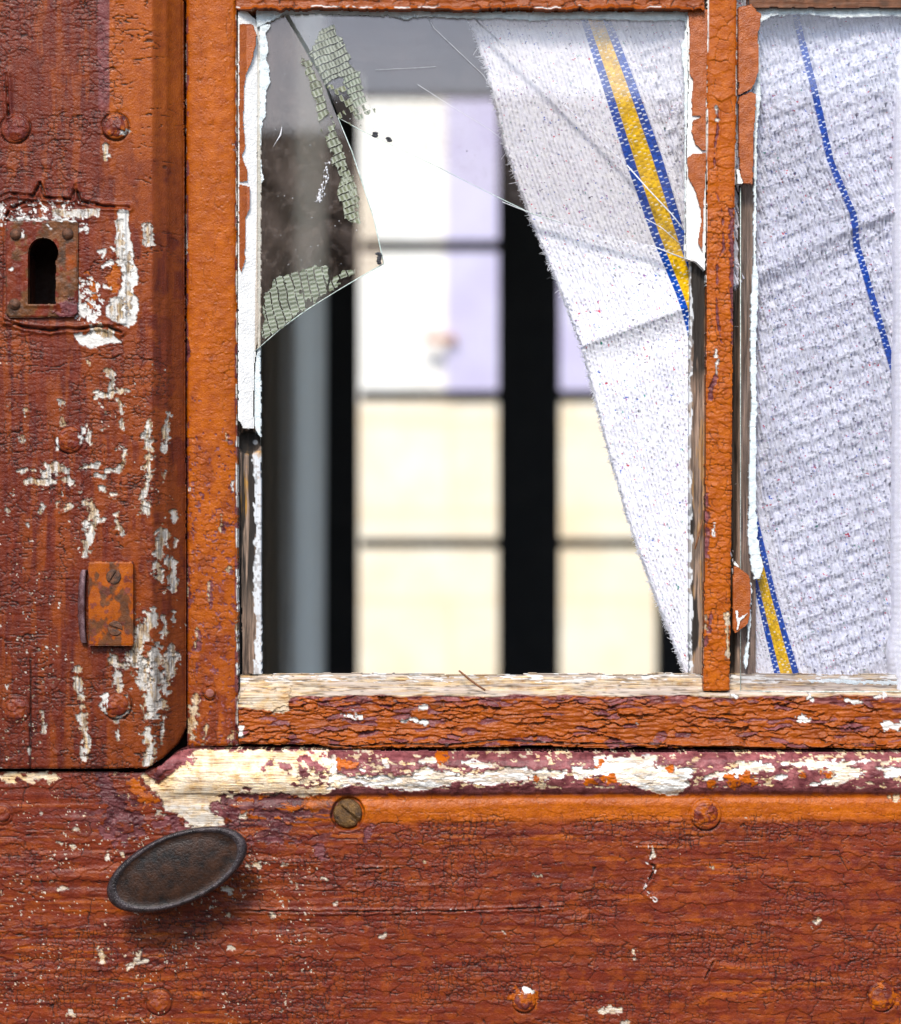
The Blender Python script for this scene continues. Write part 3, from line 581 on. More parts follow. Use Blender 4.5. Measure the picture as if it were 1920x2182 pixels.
# ---- sill rail ----------------------------------------------------------------
s = Sheet(505, U1, 1436, 1602, 1.7); U, V = s.U, s.V
edge = 1476 + 8 * (fbm(U / 60, V * 0, 4, 3) - .5)
s.h -= 38 * (1 - sst(-5, 5, V - edge)) + 0
s.h += 1.5 * (fbm(U / 120, V / 6, 2, 3) - .5) * 2
paint = sst(-2, 2, V - (1483 + 12 * (fbm(U / 50, V / 12, 3, 3) - .5) + 26 * (1 - sst(560, 640, U))))
s.L["bare"] = 1 - paint; s.L["orange"] = paint * .72; s.L["tone"] = .5 + .2 * (fbm(U / 90, V / 14, 3, 3) - .5) + .05 * (1 - paint)
gl = np.abs(fbm(U / 160, V / 5, 12, 3) - .5); gc = (1 - sst(.004, .030, gl)) * (1 - paint); s.h -= 1.5 * gc; s.L["dirt_shade"] = np.maximum(s.L["dirt_shade"], .6 * gc)
s.put("white", sst(.54, .60, fbm(U / 30, V / 4, 6, 4)) * (V < 1452 + 8 * (vnoise(U / 60, V * 0, 2))) * .9 + .35 * sst(.5, .6, fbm(U / 120, V / 6, 3, 3)) * (1 - paint))
# strong curling flakes, lying in long level rows
wu = U + 22 * (fbm(U / 30, V / 12, 3, 4) - .5) * 2; wvv = V + 9 * (fbm(U / 34, V / 18, 9, 4) - .5) * 2
e, idr, ox, oy = voro(wu / (38 + 0 * U), wvv / 9, 1, 5)
s.h += paint * 3.0 * (fbm(U / 26, V / 5, 8, 4) - .5) * 2
lift = paint * (.15 + 1.15 * sst(.35, .62, fbm(U / 50, V / 16, 6, 3)))
s.h += lift * (5.0 * (-oy + .15) * (.5 + idr) + 2 * (idr - .5))
ln = 1 - sst(.0, .20, e); s.h -= 2.8 * ln * lift; s.L["dirt_shade"] = np.maximum(s.L["dirt_shade"], .55 * sst(.4, .9, ln) * lift * (vnoise(U / 20, V / 10, 2) > .35))
gone = paint * (idr > .80) * sst(.1, .2, e); s.put("maroon", gone * .95); s.h -= 2.5 * gone
s.put("maroon", .8 * paint * (1 - sst(1494, 1504, V)) * sst(.48, .54, fbm(U / 26, V / 8, 7, 3)))
for n_, pts, w_ in ((7, [(600, 370), (680, 375)], 5), (7, [(915, 400), (960, 385), (1040, 410)], 6), (7, [(1010, 325), (1030, 325)], 3), (8, [(350, 410), (355, 415)], 4), (8, [(1230, 380), (1270, 385)], 5), (8, [(1500, 290), (1560, 300)], 5), (8, [(1700, 420), (1770, 430)], 6), (8, [(870, 260), (890, 262)], 6), (8, [(1290, 270), (1300, 275)], 6), (8, [(1650, 265), (1690, 262)], 5), (7, [(30, 440), (32, 470)], 6), (7, [(640, 350), (660, 360)], 4)):
    s.patch("white", RG(n_, pts), w_, rag=3, depth=2, seed=int(pts[0][0]) % 5)
s.patch("bare", RG(7, [(20, 240), (290, 240), (300, 340), (240, 365), (90, 310), (20, 300)]), None, rag=5, depth=1.5, seed=2); s.L["tone"] += .06 * s.L["bare"] * (U < 640)
# long crack and separate lip along the foot
ft = RG(7, [(480, 525), (620, 535), (860, 520), (1180, 525), (1440, 500), (1784, 520), (2300, 520)]); ft = ft + RG(8, [(640, 545), (900, 540), (1250, 560), (1780, 560), (2200, 560)])
d = sd_line(U, V, ft) + 4 * (fbm(U / 16, V / 16, 1, 3) - .5); c = 1 - sst(.6, 2.6, d); s.h -= 6 * c; s.L["dirt_shade"] = np.maximum(s.L["dirt_shade"], .9 * c)
s.h += 10 * sst(1574, 1590, V) * sst(680, 720, U)
gap = 1594 + 9 * (fbm(U / 70, V * 0, 5, 4) - .5) - 6 * (1 - sst(670, 700, U)) - 7 * np.exp(-((U - 1150) / 80) ** 2)
s.keep &= (V < gap) & (U > 507 + 1.5 * (vnoise(U * 0, V / 9) - .5)) & (V > 1438 + 3 * (fbm(U / 20, V * 0, 7, 3) - .5) + 3 * (vnoise(U / 90, V * 0) > .6))
s.h -= 5 * sst(-6, 0, V - gap)
s.L["dirt_shade"] = np.clip(s.L["dirt_shade"], 0, 1)
s.build("sash_sill_rail", M_H, door, 6, -62)

# ---- top rails ------------------------------------------------------------------
s = Sheet(503, 1500, V0, 27, 2); U, V = s.U, s.V
s.L["orange"] += .75; s.h += 4 * (fbm(U / 40, V / 10, 3, 4) - .5); s.L["tone"] += -.12 + .1 * (fbm(U / 60, V / 20, 3, 3) - .5)
cracks(s, 30, 14, 2, .09, .9, 1 + 0 * U, .9, 5)
low_ = 22 + 6 * (fbm(U / 22, V * 0, 3, 3) - .5) * 2
s.h += 12 * np.exp(-((V - low_) / 6) ** 2)
s.put("white", (1 - sst(1, 3, np.abs(V - low_ + 6))) * sst(.54, .6, fbm(U / 30, V / 30, 8, 3)))
s.keep &= V < low_; s.build("sash_top_rail", M_H, door, 0, -50)
s = Sheet(1596, U1, V0, 20, 2); U, V = s.U, s.V
s.L["bare"] += .2; s.L["rust"] += .7; s.L["tone"] += -.1 + 0 * U; s.h += 3 * (fbm(U / 90, V / 6, 3, 4) - .5)
s.keep &= V < 16 + 3 * (fbm(U / 22, V * 0, 3, 3) - .5); s.build("sash_top_rail", M_H, door, -2, -50)

# ---- putty, overpaint and rebates ------------------------------------------------
def strip(name, m, poly, z0, zb, rag=1.5, seed=0, step=1.8, hfn=None, lay=None, drop=3, rnd=4):
    a = np.array(poly, F); s = Sheet(a[:, 0].min() - 6, a[:, 0].max() + 6, a[:, 1].min() - 6, a[:, 1].max() + 6, step)
    if hfn: hfn(s)
    if lay: lay(s)
    outline(s, poly, rag, seed, rnd, drop)
    return s.build(name, m, door, z0, zb)
def slopeR(s): s.h -= np.clip((s.U - 508) / 42, 0, 1) * 22; s.h += 1.2 * (fbm(s.U / 18, s.V / 60, 2, 3) - .5)
strip("putty_bead", M_PUTTY, [(506, 24), (520, 18), (548, 40), (547, 300), (549, 690), (545, 740), (541, 780), (539, 855), (540, 914), (516, 913), (514, 905), (507, 896)], -2, -40, 1.2, 1, hfn=slopeR)
def slopeR2(s): s.h -= np.clip((s.U - 508) / 42, 0, 1) * 22; s.h += 2.2 * (fbm(s.U / 16, s.V / 20, 6, 3) - .5) + 1
for pts in ([(1425, 140), (1455, 135), (1510, 140), (1530, 200), (1526, 260), (1500, 370), (1475, 420), (1460, 500), (1450, 700), (1465, 880), (1445, 930), (1475, 1010), (1477, 1078), (1425, 1084)],
            [(1424, 1096), (1490, 1108), (1492, 1240), (1465, 1300), (1463, 1550), (1442, 1630), (1424, 1590)]):
    strip("paint_flake", M_FLAKE, RG(1, pts), 2, -6, 1.6, 2, hfn=slopeR2, drop=2, rnd=3)
# rebate below the lost putty
def rotten(s):
    s.L["yellow_mode"] = 1
    U, V = s.U, s.V
    s.h += 4 * (fbm(U / 9, V / 60, 3, 4) - .5)
    s.L["white"] = sst(-.5, .5, U - (542 + 9 * (fbm(U / 10, V / 24, 5, 3) - .5) * 2)) * (.55 + .45 * (vnoise(U / 5, V / 6, 3) > .35)) * sst(958, 975, V) + .0
    s.L["yellow"] = (1 - sst(5, 9, np.hypot((U - 519) / 1.0, (V - 1075) / 4.2))) + .8 * sst(.52, .62, fbm(U / 8, V / 40, 4, 3)) * (1 - sst(1020, 1060, V)) * (V > 960)
    d = np.hypot(U - 530, (V - 942)) - 25
    s.L["dirt_shade"] = np.clip((1 - sst(-2, 2, d)) * .9 + .55 * sst(.36, .5, fbm(U / 9, V / 120, 8, 3)) * (1 - .75 * sst(1200, 1330, V)) * 1.9, 0, .985)
    s.h += -16 * (1 - sst(-3, 1, d)) - 3 * np.exp(-((d - 2) / 2) ** 2)
    s.L["white"] = np.maximum(s.L["white"], .8 * (1 - sst(4, 6, np.hypot(U - 543, V - 942))))
strip("rebate_strip", M_WOOD, [(508, 890), (540, 890), (546, 930), (556, 925), (558, 1437), (516, 1437), (512, 1100)], -40, -66, 1.0, 2, hfn=rotten)
strip("overpaint_edge", M_OVERP, [(545, 30), (556, 60), (557, 300), (557, 600), (556, 740), (557, 900), (556, 932), (548, 925), (541, 905), (541, 800), (547, 740), (546, 300)], -26, -44, 2.0, 3)
def chunky(s): s.h += 3 * (fbm(s.U / 7, s.V / 7, 2, 3) - .5)
strip("overpaint_edge", M_OVERP, [(552, 52), (578, 50), (572, 62), (566, 70), (571, 90), (572, 110), (568, 128), (575, 140), (574, 160), (577, 175), (568, 195), (566, 225), (566, 250), (560, 258), (557, 290), (556, 330), (560, 370), (563, 382), (556, 395), (553, 300)], -18, -27, 2.2, 4, hfn=chunky, step=1.5)
# paint rim under the top rail
strip("overpaint_edge", M_OVERP, [(546, 20), (800, 22), (1000, 24), (1480, 24), (1480, 60), (1464, 46), (1440, 42), (1380, 44), (1300, 42), (1200, 40), (1130, 44), (1080, 40), (1000, 40), (900, 36), (860, 42), (830, 34), (700, 30), (610, 29), (560, 52), (546, 60)], -16, -27, 3.2, 7, hfn=chunky)
strip("overpaint_edge", M_OVERP, [(1600, 14), (U1, 16), (U1, 36), (1900, 34), (1800, 38), (1700, 30), (1640, 36), (1618, 50), (1616, 90), (1604, 120)], -16, -30, 3, 8, hfn=chunky)
# putty and flakes at the left of the muntin
strip("putty_bead", M_PUTTY, RG(5, [(515, 90), (640, 60), (640, 560), (632, 1000), (626, 1625), (605, 1600), (560, 1560), (508, 1548), (512, 900), (522, 500)]), -8, -40, 1.0, 5)
strip("overpaint_edge", M_OVERP, RG(5, [(495, 85), (522, 85), (525, 230), (522, 600), (512, 900), (508, 1548), (498, 1540), (500, 700), (495, 420), (482, 360), (480, 250), (498, 225), (505, 160)]), -17, -28, 2, 6, hfn=chunky, step=1.5)
def lumpy(s): s.h += 3.0 * (fbm(s.U / 20, s.V / 24, 4, 3) - .5)
for pts in ([(518, 60), (645, 50), (640, 300), (636, 470), (631, 700), (630, 898), (605, 903), (560, 855), (541, 790), (548, 715), (600, 697), (545, 688), (540, 600), (552, 480), (528, 440), (526, 300), (532, 200)],
            [(514, 940), (545, 918), (632, 908), (629, 1040), (618, 1180), (617, 1320), (606, 1500), (578, 1455), (600, 1310), (588, 1220), (558, 1130), (520, 1060)]):
    strip("paint_flake", M_FLAKE, RG(5, pts), -3, -9, 1.5, 3, hfn=lumpy, drop=2, rnd=3)
# flakes at the right of the muntin
for pts, z in (([(818, 40), (900, 20), (935, 60), (962, 80), (955, 150), (940, 200), (945, 300), (946, 420), (920, 500), (900, 530), (822, 568), (818, 400)], 4),
               ([(822, 575), (900, 545), (930, 560), (925, 700), (912, 800), (915, 900), (908, 1098), (850, 1096), (830, 1030), (822, 900)], 2)):
    strip("paint_flake", M_FLAKE, RG(5, pts), z, -14, 1.5, 4, hfn=lumpy, drop=2, rnd=3)
strip("putty_bead", M_PUTTY, RG(5, [(808, 1000), (830, 1010), (858, 1060), (850, 1098), (815, 1096)]), -1, -30, 1.0, 5)
strip("paint_flake", M_FLAKE, RG(6, [(790, 1325), (835, 1345), (890, 1392), (900, 1480), (893, 1620), (880, 1680), (800, 1742), (786, 1700), (786, 1500)]), 0, -12, 1.5, 8, hfn=lumpy, drop=2, rnd=3)
strip("putty_bead", M_PUTTY, RG(6, [(800, 1600), (822, 1598), (826, 1640), (880, 1610), (875, 1625), (835, 1665), (820, 1720), (806, 1722), (815, 1680)]), 4, -5, 2.0, 9, step=1.3)
strip("putty_bead", M_PUTTY, RG(6, [(800, 1300), (830, 1335), (826, 1345), (792, 1328)]), -4, -20, 1.0, 9, step=1.3)
def rotten2(s):
    s.L["yellow_mode"] = 1; U, V = s.U, s.V
    s.h += 5 * (fbm(U / 7, V / 90, 3, 4) - .5)
    s.L["dirt_shade"] = .97 * np.clip(sst(.45, .58, fbm(U / 12, V / 120, 5, 3)) + (1 - sst(700, 800, V)) * .7, 0, 1) * (1 - .8 * sst(780, 830, V) * (1 - sst(1040, 1090, V)))
    s.L["yellow"] = .35 * sst(.60, .68, fbm(U / 7, V / 50, 6, 3))
    s.L["white"] = (1 - sst(-.5, .5, U - (1474 + 7 * (fbm(U / 8, V / 26, 5, 3) - .5) * 2))) * (.35 + .65 * (vnoise(U / 5, V / 7, 3) > .45))
strip("rebate_strip", M_WOOD, [(1469, 553), (1480, 553), (1506, 575), (1504, 1000), (1500, 1437), (1468, 1437), (1467, 1000)], -36, -66, 1.0, 2, hfn=rotten2)
def rotten3(s):
    s.L["yellow_mode"] = 1; U, V = s.U, s.V; s.h += 4 * (fbm(U / 7, V / 90, 9, 4) - .5)
    s.h -= 16 * (1 - sst(1574, 1580, U + (V - 390) * .012)); s.L["dirt_shade"] = .75 * (1 - sst(1576, 1584, U + (V - 390) * .012)) + .3 * sst(.45, .6, fbm(U / 9, V / 90, 2, 3))
strip("rebate_strip", M_WOOD, [(1556, 380), (1612, 380), (1612, 1438), (1550, 1438), (1560, 700)], -44, -70, .6, 2, hfn=rotten3)
# pale overpaint along the edge of the right pane
strip("overpaint_edge", M_OVERP, [(1604, 120), (1618, 60), (1622, 200), (1616, 260), (1613, 400), (1612, 560), (1617, 590), (1613, 730), (1613, 900), (1612, 1080), (1616, 1150), (1622, 1180), (1627, 1205), (1620, 1235), (1606, 1235), (1598, 1200), (1593, 1130), (1596, 1000), (1600, 850), (1598, 700), (1604, 560), (1606, 400)], -17, -29, 3.2, 5, hfn=chunky, step=1.6)
strip("overpaint_edge", M_OVERP, [(1597, 1240), (1604, 1240), (1600, 1330), (1596, 1400), (1590, 1436), (1583, 1410), (1592, 1370)], -18, -29, 4.0, 11, hfn=chunky, step=1.4)
strip("overpaint_edge", M_OVERP, [(1700, 1446), (1760, 1444), (1840, 1450), (1900, 1448), (1960, 1452), (1900, 1460), (1820, 1458), (1730, 1456)], -31, -38, 4.0, 13, hfn=chunky, step=1.6)

# ---- dark boards added behind joints and keyhole, standing in for shade ------------------------------------------------
def box(name, x0, x1, y0, y1, z0, z1, m, parent=None):
    co = [(x, y, z) for x in (x0, x1) for y in (y0, y1) for z in (z0, z1)]
    q = [(0, 1, 3, 2), (4, 6, 7, 5), (0, 4, 5, 1), (2, 3, 7, 6), (0, 2, 6, 4), (1, 5, 7, 3)]
    return raw(name, co, q, m, parent, False)
def pbox(name, u0, u1, v0, v1, zf, zb, m, parent):
    a = P(u0, v1, 0); b = P(u1, v0, 0); return box(name, a[0], b[0], -zf * S, -zb * S, a[2], b[2], m, parent)
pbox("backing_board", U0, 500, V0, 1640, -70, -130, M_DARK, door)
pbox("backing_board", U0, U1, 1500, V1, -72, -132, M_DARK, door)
EXT = simple("red_brown_door_paint", (.13, .024, .012), (.24, .05, .016), 90, .42, .0004, (1, 1, .4))
for nm, a in (("door_outer_stile", (-900, U0 - 2, -1500, 3400)), ("door_outer_stile", (U1 + 2, 3200, -1500, 3400)), ("door_kick_board", (U0, U1, V1 + 2, 3400)), ("door_head_rail", (U0, U1, -1500, V0 - 2))):
    pbox(nm, *a, 50, -60, EXT, door)

# ---- glass ------------------------------------------------------------------------
def glass(name, pts, zf, thick, tilt=(0, 0), m=M_GLASS, edges=None, parent=None, edge_m=M_EDGE, rag=True):
    P2 = []
    for i in range(len(pts)):
        a = pts[i]; b = pts[(i + 1) % len(pts)]; n = max(1, int(math.dist(a, b) / 14)) if rag else 1
        for k in range(n): P2.append((a[0] + (b[0] - a[0]) * k / n + (random.uniform(-.5, .5) if rag and k else 0), a[1] + (b[1] - a[1]) * k / n + (random.uniform(-.5, .5) if rag and k else 0)))
    uc = sum(p[0] for p in P2) / len(P2); vc = sum(p[1] for p in P2) / len(P2)
    me = bpy.data.meshes.new(name); n = len(P2); co = []
    for z in (zf, zf - thick):
        for (u, v) in P2: co.append(P(u, v, z + tilt[0] * (u - uc) + tilt[1] * (v - vc)))
    faces = [list(range(n)), list(range(2 * n - 1, n - 1, -1))] + [[i, i + n, (i + 1) % n + n, (i + 1) % n] for i in range(n)]
    me.from_pydata(co, [], faces); me.update()
    o = link(name, me, [m, edge_m], parent)
    for i, p in enumerate(me.polygons): p.material_index = 0 if i < 2 else 1
    return o
shardL = glass("glass_shard", [(546, 24), (603, 28), (632, 74), (687, 171), (718, 249), (749, 323), (772, 393), (796, 467), (813, 545), (817, 562), (765, 591), (718, 619), (656, 658), (601, 697), (543, 747)], -22, 7, (.003, .009), m=M_GLASSL, parent=door, edge_m=M_EDGED)
tag(shardL, "tall pointed shard of broken glass with a gummy tape mark at its edge")
shardT = glass("glass_shard", [(612, 26), (997, 26), (1138, 160), (1334, 353), (1455, 495), (1470, 510), (1470, 560), (1387, 523), (1260, 492), (1130, 453), (1006, 392), (928, 352), (850, 316), (772, 278), (723, 252), (694, 170), (640, 72)], -24, 7, (0, .0005), parent=door, edge_m=M_EDGED)
tag(shardT, "large cracked piece of broken glass filling the top of the pane")
shardR = glass("glass_shard", [(999, 26), (1478, 26), (1470, 509), (1456, 494), (1336, 352), (1140, 159)], -23, 7, (.001, .001), parent=door, edge_m=M_EDGE)
paneR = glass("glass_pane", [(1579, 20), (U1, 20), (U1, 1474), (1578, 1473)], -19, 9, parent=door, rag=False, m=M_PANE)
def thread(name, pts, r, m, parent, z=None, seg=5):
    """thin solid line through (u, v, z) points"""
    pts = [Vector(P(*p)) for p in pts]; co = []; q = []
    for i, p in enumerate(pts):
        t = (pts[min(i + 1, len(pts) - 1)] - pts[max(i - 1, 0)]).normalized(); a = t.orthogonal().normalized(); b = t.cross(a)
        rr = (r[i] if isinstance(r, (list, tuple)) else r) * S
        for k in range(seg):
            an = 2 * math.pi * k / seg; co.append(p + a * math.cos(an) * rr + b * math.sin(an) * rr)
    for i in range(len(pts) - 1):
        for k in range(seg): q.append((i * seg + k, i * seg + (k + 1) % seg, (i + 1) * seg + (k + 1) % seg, (i + 1) * seg + k))
    n = len(co); co += [pts[0], pts[-1]]
    tr = [(k, n, (k + 1) % seg) for k in range(seg)] + [((len(pts) - 1) * seg + (k + 1) % seg, n + 1, (len(pts) - 1) * seg + k) for k in range(seg)]
    return raw(name, [tuple(c) for c in co], q, m, parent, True, tr)
thread("edge_glint", [(723, 252, -22.5), (772, 279, -22.5), (850, 317, -22.5), (928, 353, -22.5), (1006, 393, -22.5), (1130, 454, -22.5), (1200, 476, -22.5)], [.4, .9, .6, 1.0, .7, 1.2, .6], M_EDGE, shardT)  # pale threads added along the breaks, glints made as solid lines
thread("edge_glint", [(720, 250, -21), (750, 323, -20), (773, 393, -19), (797, 467, -19), (814, 545, -18), (818, 562, -18), (765, 592, -17), (718, 620, -17), (656, 659, -16), (601, 698, -16), (545, 747, -15)], [.7, 1.2, 1.4, 1.1, 1.4, 1.7, 1.3, .9, 1.5, 1.2, .9], M_EDGE, shardL)
thread("glass_crack", [(905, 26, -21), (925, 60, -21), (1030, 160, -21), (1065, 215, -21)], .5, M_CRACK, shardT)
thread("glass_crack", [(890, 180, -21), (960, 225, -21), (1045, 277, -21), (1068, 295, -21)], .5, M_CRACK, shardT)
thread("glass_crack", [(1336, 352, -20), (1380, 402, -19), (1430, 455, -19), (1458, 490, -20)], 1.6, M_CRACK, shardT)
thread("glass_crack", [(1385, 522, -20), (1420, 536, -20), (1462, 552, -20)], 1.3, M_CRACK, shardT)
thread("glass_crack", [(1375, 465, -20), (1410, 485, -20), (1450, 520, -20)], .9, M_CRACK, shardT)
thread("glass_crack", [(800, 149, -21), (880, 145, -21), (930, 142, -21)], .35, M_CRACK, shardT)
thread("glass_crack", [(1575, 1473, -14), (1800, 1474, -14), (2070, 1474, -14)], 1.2, M_EDGE, paneR)
thread("glass_crack", [(1578, 400, -18), (1578, 900, -18), (1578, 1473, -18)], 1.0, M_EDGE, paneR)
thread("glass_crack", [(1070, 452 - 22, -22), (1100, 442, -22), (1130, 454, -22)], .9, M_CRACK, shardT)

# ---- dried tape adhesive (small cells) ----------------------------------------------
def tape_mat():
    t = NT("dried_tape_adhesive"); a, b, c_, d, col = t.attr("dye"); n = t.noise(1500, det=3)
    c = t.mix(t.math('MULTIPLY', n, .35), col, (.22, .22, .12)); return t.out(c, .5, t.bump(n, .0001, .6), Alpha=.66)
M_TAPE = tape_mat()
def residue(poly, ang, cw, ch, dens, z, parent, seed=0, green=(.26, .30, .21), fade=None):
    a = np.array(poly, F); s = Sheet(a[:, 0].min(), a[:, 0].max(), a[:, 1].min(), a[:, 1].max(), 1.25); U, V = s.U, s.V
    ca, sa = math.cos(ang), math.sin(ang); x = (U * ca + V * sa); y = (-U * sa + V * ca)
    y = y + 3.0 * (fbm(U / 30, V / 30, seed, 2) - .5) * 2; r = np.floor(y / ch); x = x + 2.5 * vnoise(x / 12, r, seed) + (r % 2) * cw / 2
    c = np.floor(x / cw); fx = x / cw - c; fy = y / ch - r
    rnd = _T[2][(r.astype(int) * 7 + seed) & 511, (c.astype(int) * 13 + seed * 5) & 511]; rn2 = _T[3][(r.astype(int) * 5 + seed) & 511, (c.astype(int) * 3 + 11) & 511]
    dn = dens * (.25 + 1.5 * sst(.30, .58, fbm(U / 34, V / 34, seed + 4, 2)))
    if fade is not None: dn = dn * fade(U, V)
    wob = .12 * (vnoise(U / 3, V / 3, 3) - .5)
    inside = (fy > .02 + wob) & (fy < .97 + wob) & (rnd < dn)
    d = sd_poly(U, V, poly) + 16 * (fbm(U / 11, V / 11, 1 + seed, 3) - .5)
    s.keep = inside & (d < 0)
    e = np.minimum(np.minimum(fx, 1 - fx) * cw, np.minimum(fy, 1 - fy) * ch); rim = np.exp(-((e - .9) / 1.2) ** 2)
    s.h = (1.0 + .35 * rim).astype(F)
    g = np.array(green, F); t = (rim * (.55 + .45 * rn2) * .85)[..., None]; base = g * (.38 + .42 * rn2[..., None])
    s.dye = np.concatenate([base * (1 - t) + np.array([.66, .70, .60], F) * t, np.ones(U.shape + (1,), F)], 2)
    s.build("tape_residue", M_TAPE, parent, z, z - 1)
residue(RG(10, [(620, 440), (680, 250), (780, 165), (860, 165), (900, 260), (1000, 420), (1110, 600), (1130, 700), (1040, 720), (900, 720), (760, 800), (590, 470)]), -.42, 7.5, 15, 1.6, -21, shardT, 1, (.27, .31, .26))
residue(RG(10, [(940, 700), (1130, 660), (1140, 820), (1230, 1000), (1330, 1100), (1260, 1280), (1130, 1270), (1080, 1100), (1000, 880)]), -.42, 7.5, 14, 1.3, -21, shardT, 3, (.21, .28, .19))
residue(RG(10, [(770, 800), (1000, 780), (1100, 1100), (1100, 1240), (900, 1150), (830, 980)]), -.42, 9, 15, .30, -21, shardT, 6, (.30, .33, .16))
residue(RG(10, [(480, 480), (600, 560), (700, 760), (790, 1000), (870, 1250), (960, 1520), (1040, 1750), (1090, 2050), (960, 2000), (900, 1750), (800, 1500), (720, 1250), (640, 960), (530, 620)]), -.42, 9.5, 16, 1.0, -17.5, shardL, 4, (.27, .31, .19))
residue(RG(4, [(590, 900), (640, 930), (690, 1150), (690, 1230), (610, 1200), (560, 1080)]), -.42, 9.5, 15, 1.1, -17.5, shardL, 5, (.27, .31, .16))
residue(RG(4, [(148, 1880), (160, 1600), (230, 1520), (380, 1465), (500, 1450), (525, 1520), (500, 1600), (400, 1690), (260, 1790)]), 1.35, 9, 17, 1.6, -14, shardL, 2, (.24, .30, .19))
residue(RG(4, [(500, 1600), (525, 1540), (600, 1480), (660, 1470), (660, 1500), (560, 1580)]), 1.2, 9, 17, .8, -14, shardL, 7, (.26, .32, .18))
# bright scuff, bird-dropping like, on the left shard
def scuffs(parent):
    rs = random.Random(5); co = []; tr = []
    path = RG(10, [(820, 1590), (770, 1700), (760, 1850), (720, 1960), (690, 2050)]) ; extra = RG(4, [(500, 960), (480, 1060), (440, 1120)])
    pts = path + extra
    for i in range(70):
        j = rs.randrange(len(pts) - 1); t = rs.random(); u = pts[j][0] + (pts[j + 1][0] - pts[j][0]) * t + rs.gauss(0, 3.5); v = pts[j][1] + (pts[j + 1][1] - pts[j][1]) * t + rs.gauss(0, 4)
        r = rs.uniform(.6, 3.2); b = len(co); k = 6
        for q in range(k): a = 2 * math.pi * q / k; rr = r * rs.uniform(.5, 1.3); co.append(P(u + rr * math.cos(a) * .7, v + rr * math.sin(a) * 1.4, -18.5))
        co.append(P(u, v, -16.5)); tr += [(b + q, b + k, b + (q + 1) % k) for q in range(k)]
    for i in range(60):
        u = rs.uniform(570, 760); v = rs.uniform(150, 600); r = rs.uniform(.5, 1.3); b = len(co)
        for q in range(5): a = 2 * math.pi * q / 5; co.append(P(u + r * math.cos(a), v + r * math.sin(a), -18))
        co.append(P(u, v, -16.5)); tr += [(b + q, b + 5, b + (q + 1) % 5) for q in range(5)]
    raw("dirt_speck", co, [], M_CRACK, parent, False, tr)
scuffs(shardL)
thread("glass_crack", RG(10, [(210, 1470)]) and [(582, 313, -18), (590, 300, -18), (598, 287, -18), (601, 270, -18)], [.4, .8, 2.0, .6], M_CRACK, shardL)
def crumb(u, v, r, z, parent, n=1, seed=0):
    rs = random.Random(seed); co = []; q = []
    for i in range(n):
        cu_, cv_ = u + rs.uniform(-.2, .2) * r + (i % 2) * r * .15, v + i * r * .75; A, B = 8, 5; b = len(co)
        for j in range(B + 1):
            ph = math.pi * j / B
            for k in range(A): th = 2 * math.pi * k / A; rr = r * (.85 + .3 * rs.random()); co.append(P(cu_ + rr * math.sin(ph) * math.cos(th), cv_ + .6 * rr * math.sin(ph) * math.sin(th), z + .5 * rr * math.cos(ph)))
        for j in range(B):
            for k in range(A): q.append((b + j * A + k, b + (j + 1) * A + k, b + (j + 1) * A + (k + 1) % A, b + j * A + (k + 1) % A))
    return raw("black_crumb", co, q, M_BLACK, parent)
crumb(808, 540, 5.5, -14, shardL, 6, 1); crumb(803, 541, 4, -13, shardL, 1, 4); crumb(798, 284, 7, -21, shardT, 2, 2); crumb(828, 295, 6, -21, shardT, 2, 3); crumb(995, 322, 2, -21, shardT, 1, 5)

# ---- ironwork -----------------------------------------------------------------------
def disc_obj(name, u, v, r, z0, h, m, parent, slot=None, dome=.3, zb=None, n=40):
    """round head: dome or slotted screw head standing h px proud"""
    R = np.concatenate([np.linspace(0.001, 1, 16), [1.0]]); TH = np.linspace(0, 2 * np.pi, n, endpoint=False); co = []
    for i, rr in enumerate(R):
        for t in TH:
            x, y = rr * math.cos(t), rr * math.sin(t); z = z0 + h * (1 - dome * rr ** 2) - (h * .35 if i == len(R) - 2 else 0)
            if slot is not None:
                dd = abs(-x * math.sin(slot) + y * math.cos(slot))
                z -= h * .7 * max(0, min(1, (.17 - dd) / .05))
            z += .6 * (float(vnoise(np.array(x * 3. + 9), np.array(y * 3. + u))) - .5)
            if i == len(R) - 1: z = zb if zb is not None else z0 - 4
            co.append(P(u + x * r, v + y * r, z))
    q = [(i * n + k, i * n + (k + 1) % n, (i + 1) * n + (k + 1) % n, (i + 1) * n + k) for i in range(len(R) - 1) for k in range(n)]
    return raw(name, co, [x[::-1] for x in q], m, parent)
# keyhole plate
s = Sheet(4, 172, 462, 682, 1.5); U, V = s.U, s.V
s.h += 1.8 * (fbm(U / 16, V / 16, 3, 4) - .5) * 2
s.L["rust"] = sst(.46, .54, fbm(U / 26, V / 26, 5, 4) + .16 * (1 - sst(0, 34, np.maximum(np.abs(U - 95) - 30, np.abs(V - 575) - 60))) - .05)
s.put("orange", (1 - sst(-1, 1, sd_poly(U, V, RG(9, [(780, 560), (920, 520), (920, 840), (880, 850), (810, 880), (770, 850), (790, 700)])) + 2 * (fbm(U / 8, V / 8, 2, 2) - .5))) * .55)
s.L["tone"] -= .05
s.patch("white", RG(9, [(240, 265), (500, 285), (800, 275), (920, 278)]), 2, rag=1.5, depth=-1.5); s.patch("white", RG(9, [(570, 330), (600, 360)]), 2.5, rag=2, depth=.5); s.patch("white", RG(9, [(280, 400), (270, 460)]), 3, rag=2, depth=.5)
s.patch("white", RG(9, [(110, 870), (140, 860)]), 2, rag=2, depth=.5); s.patch("maroon", RG(9, [(780, 1320), (880, 1340), (830, 1390)]), 15, rag=3, depth=-3)
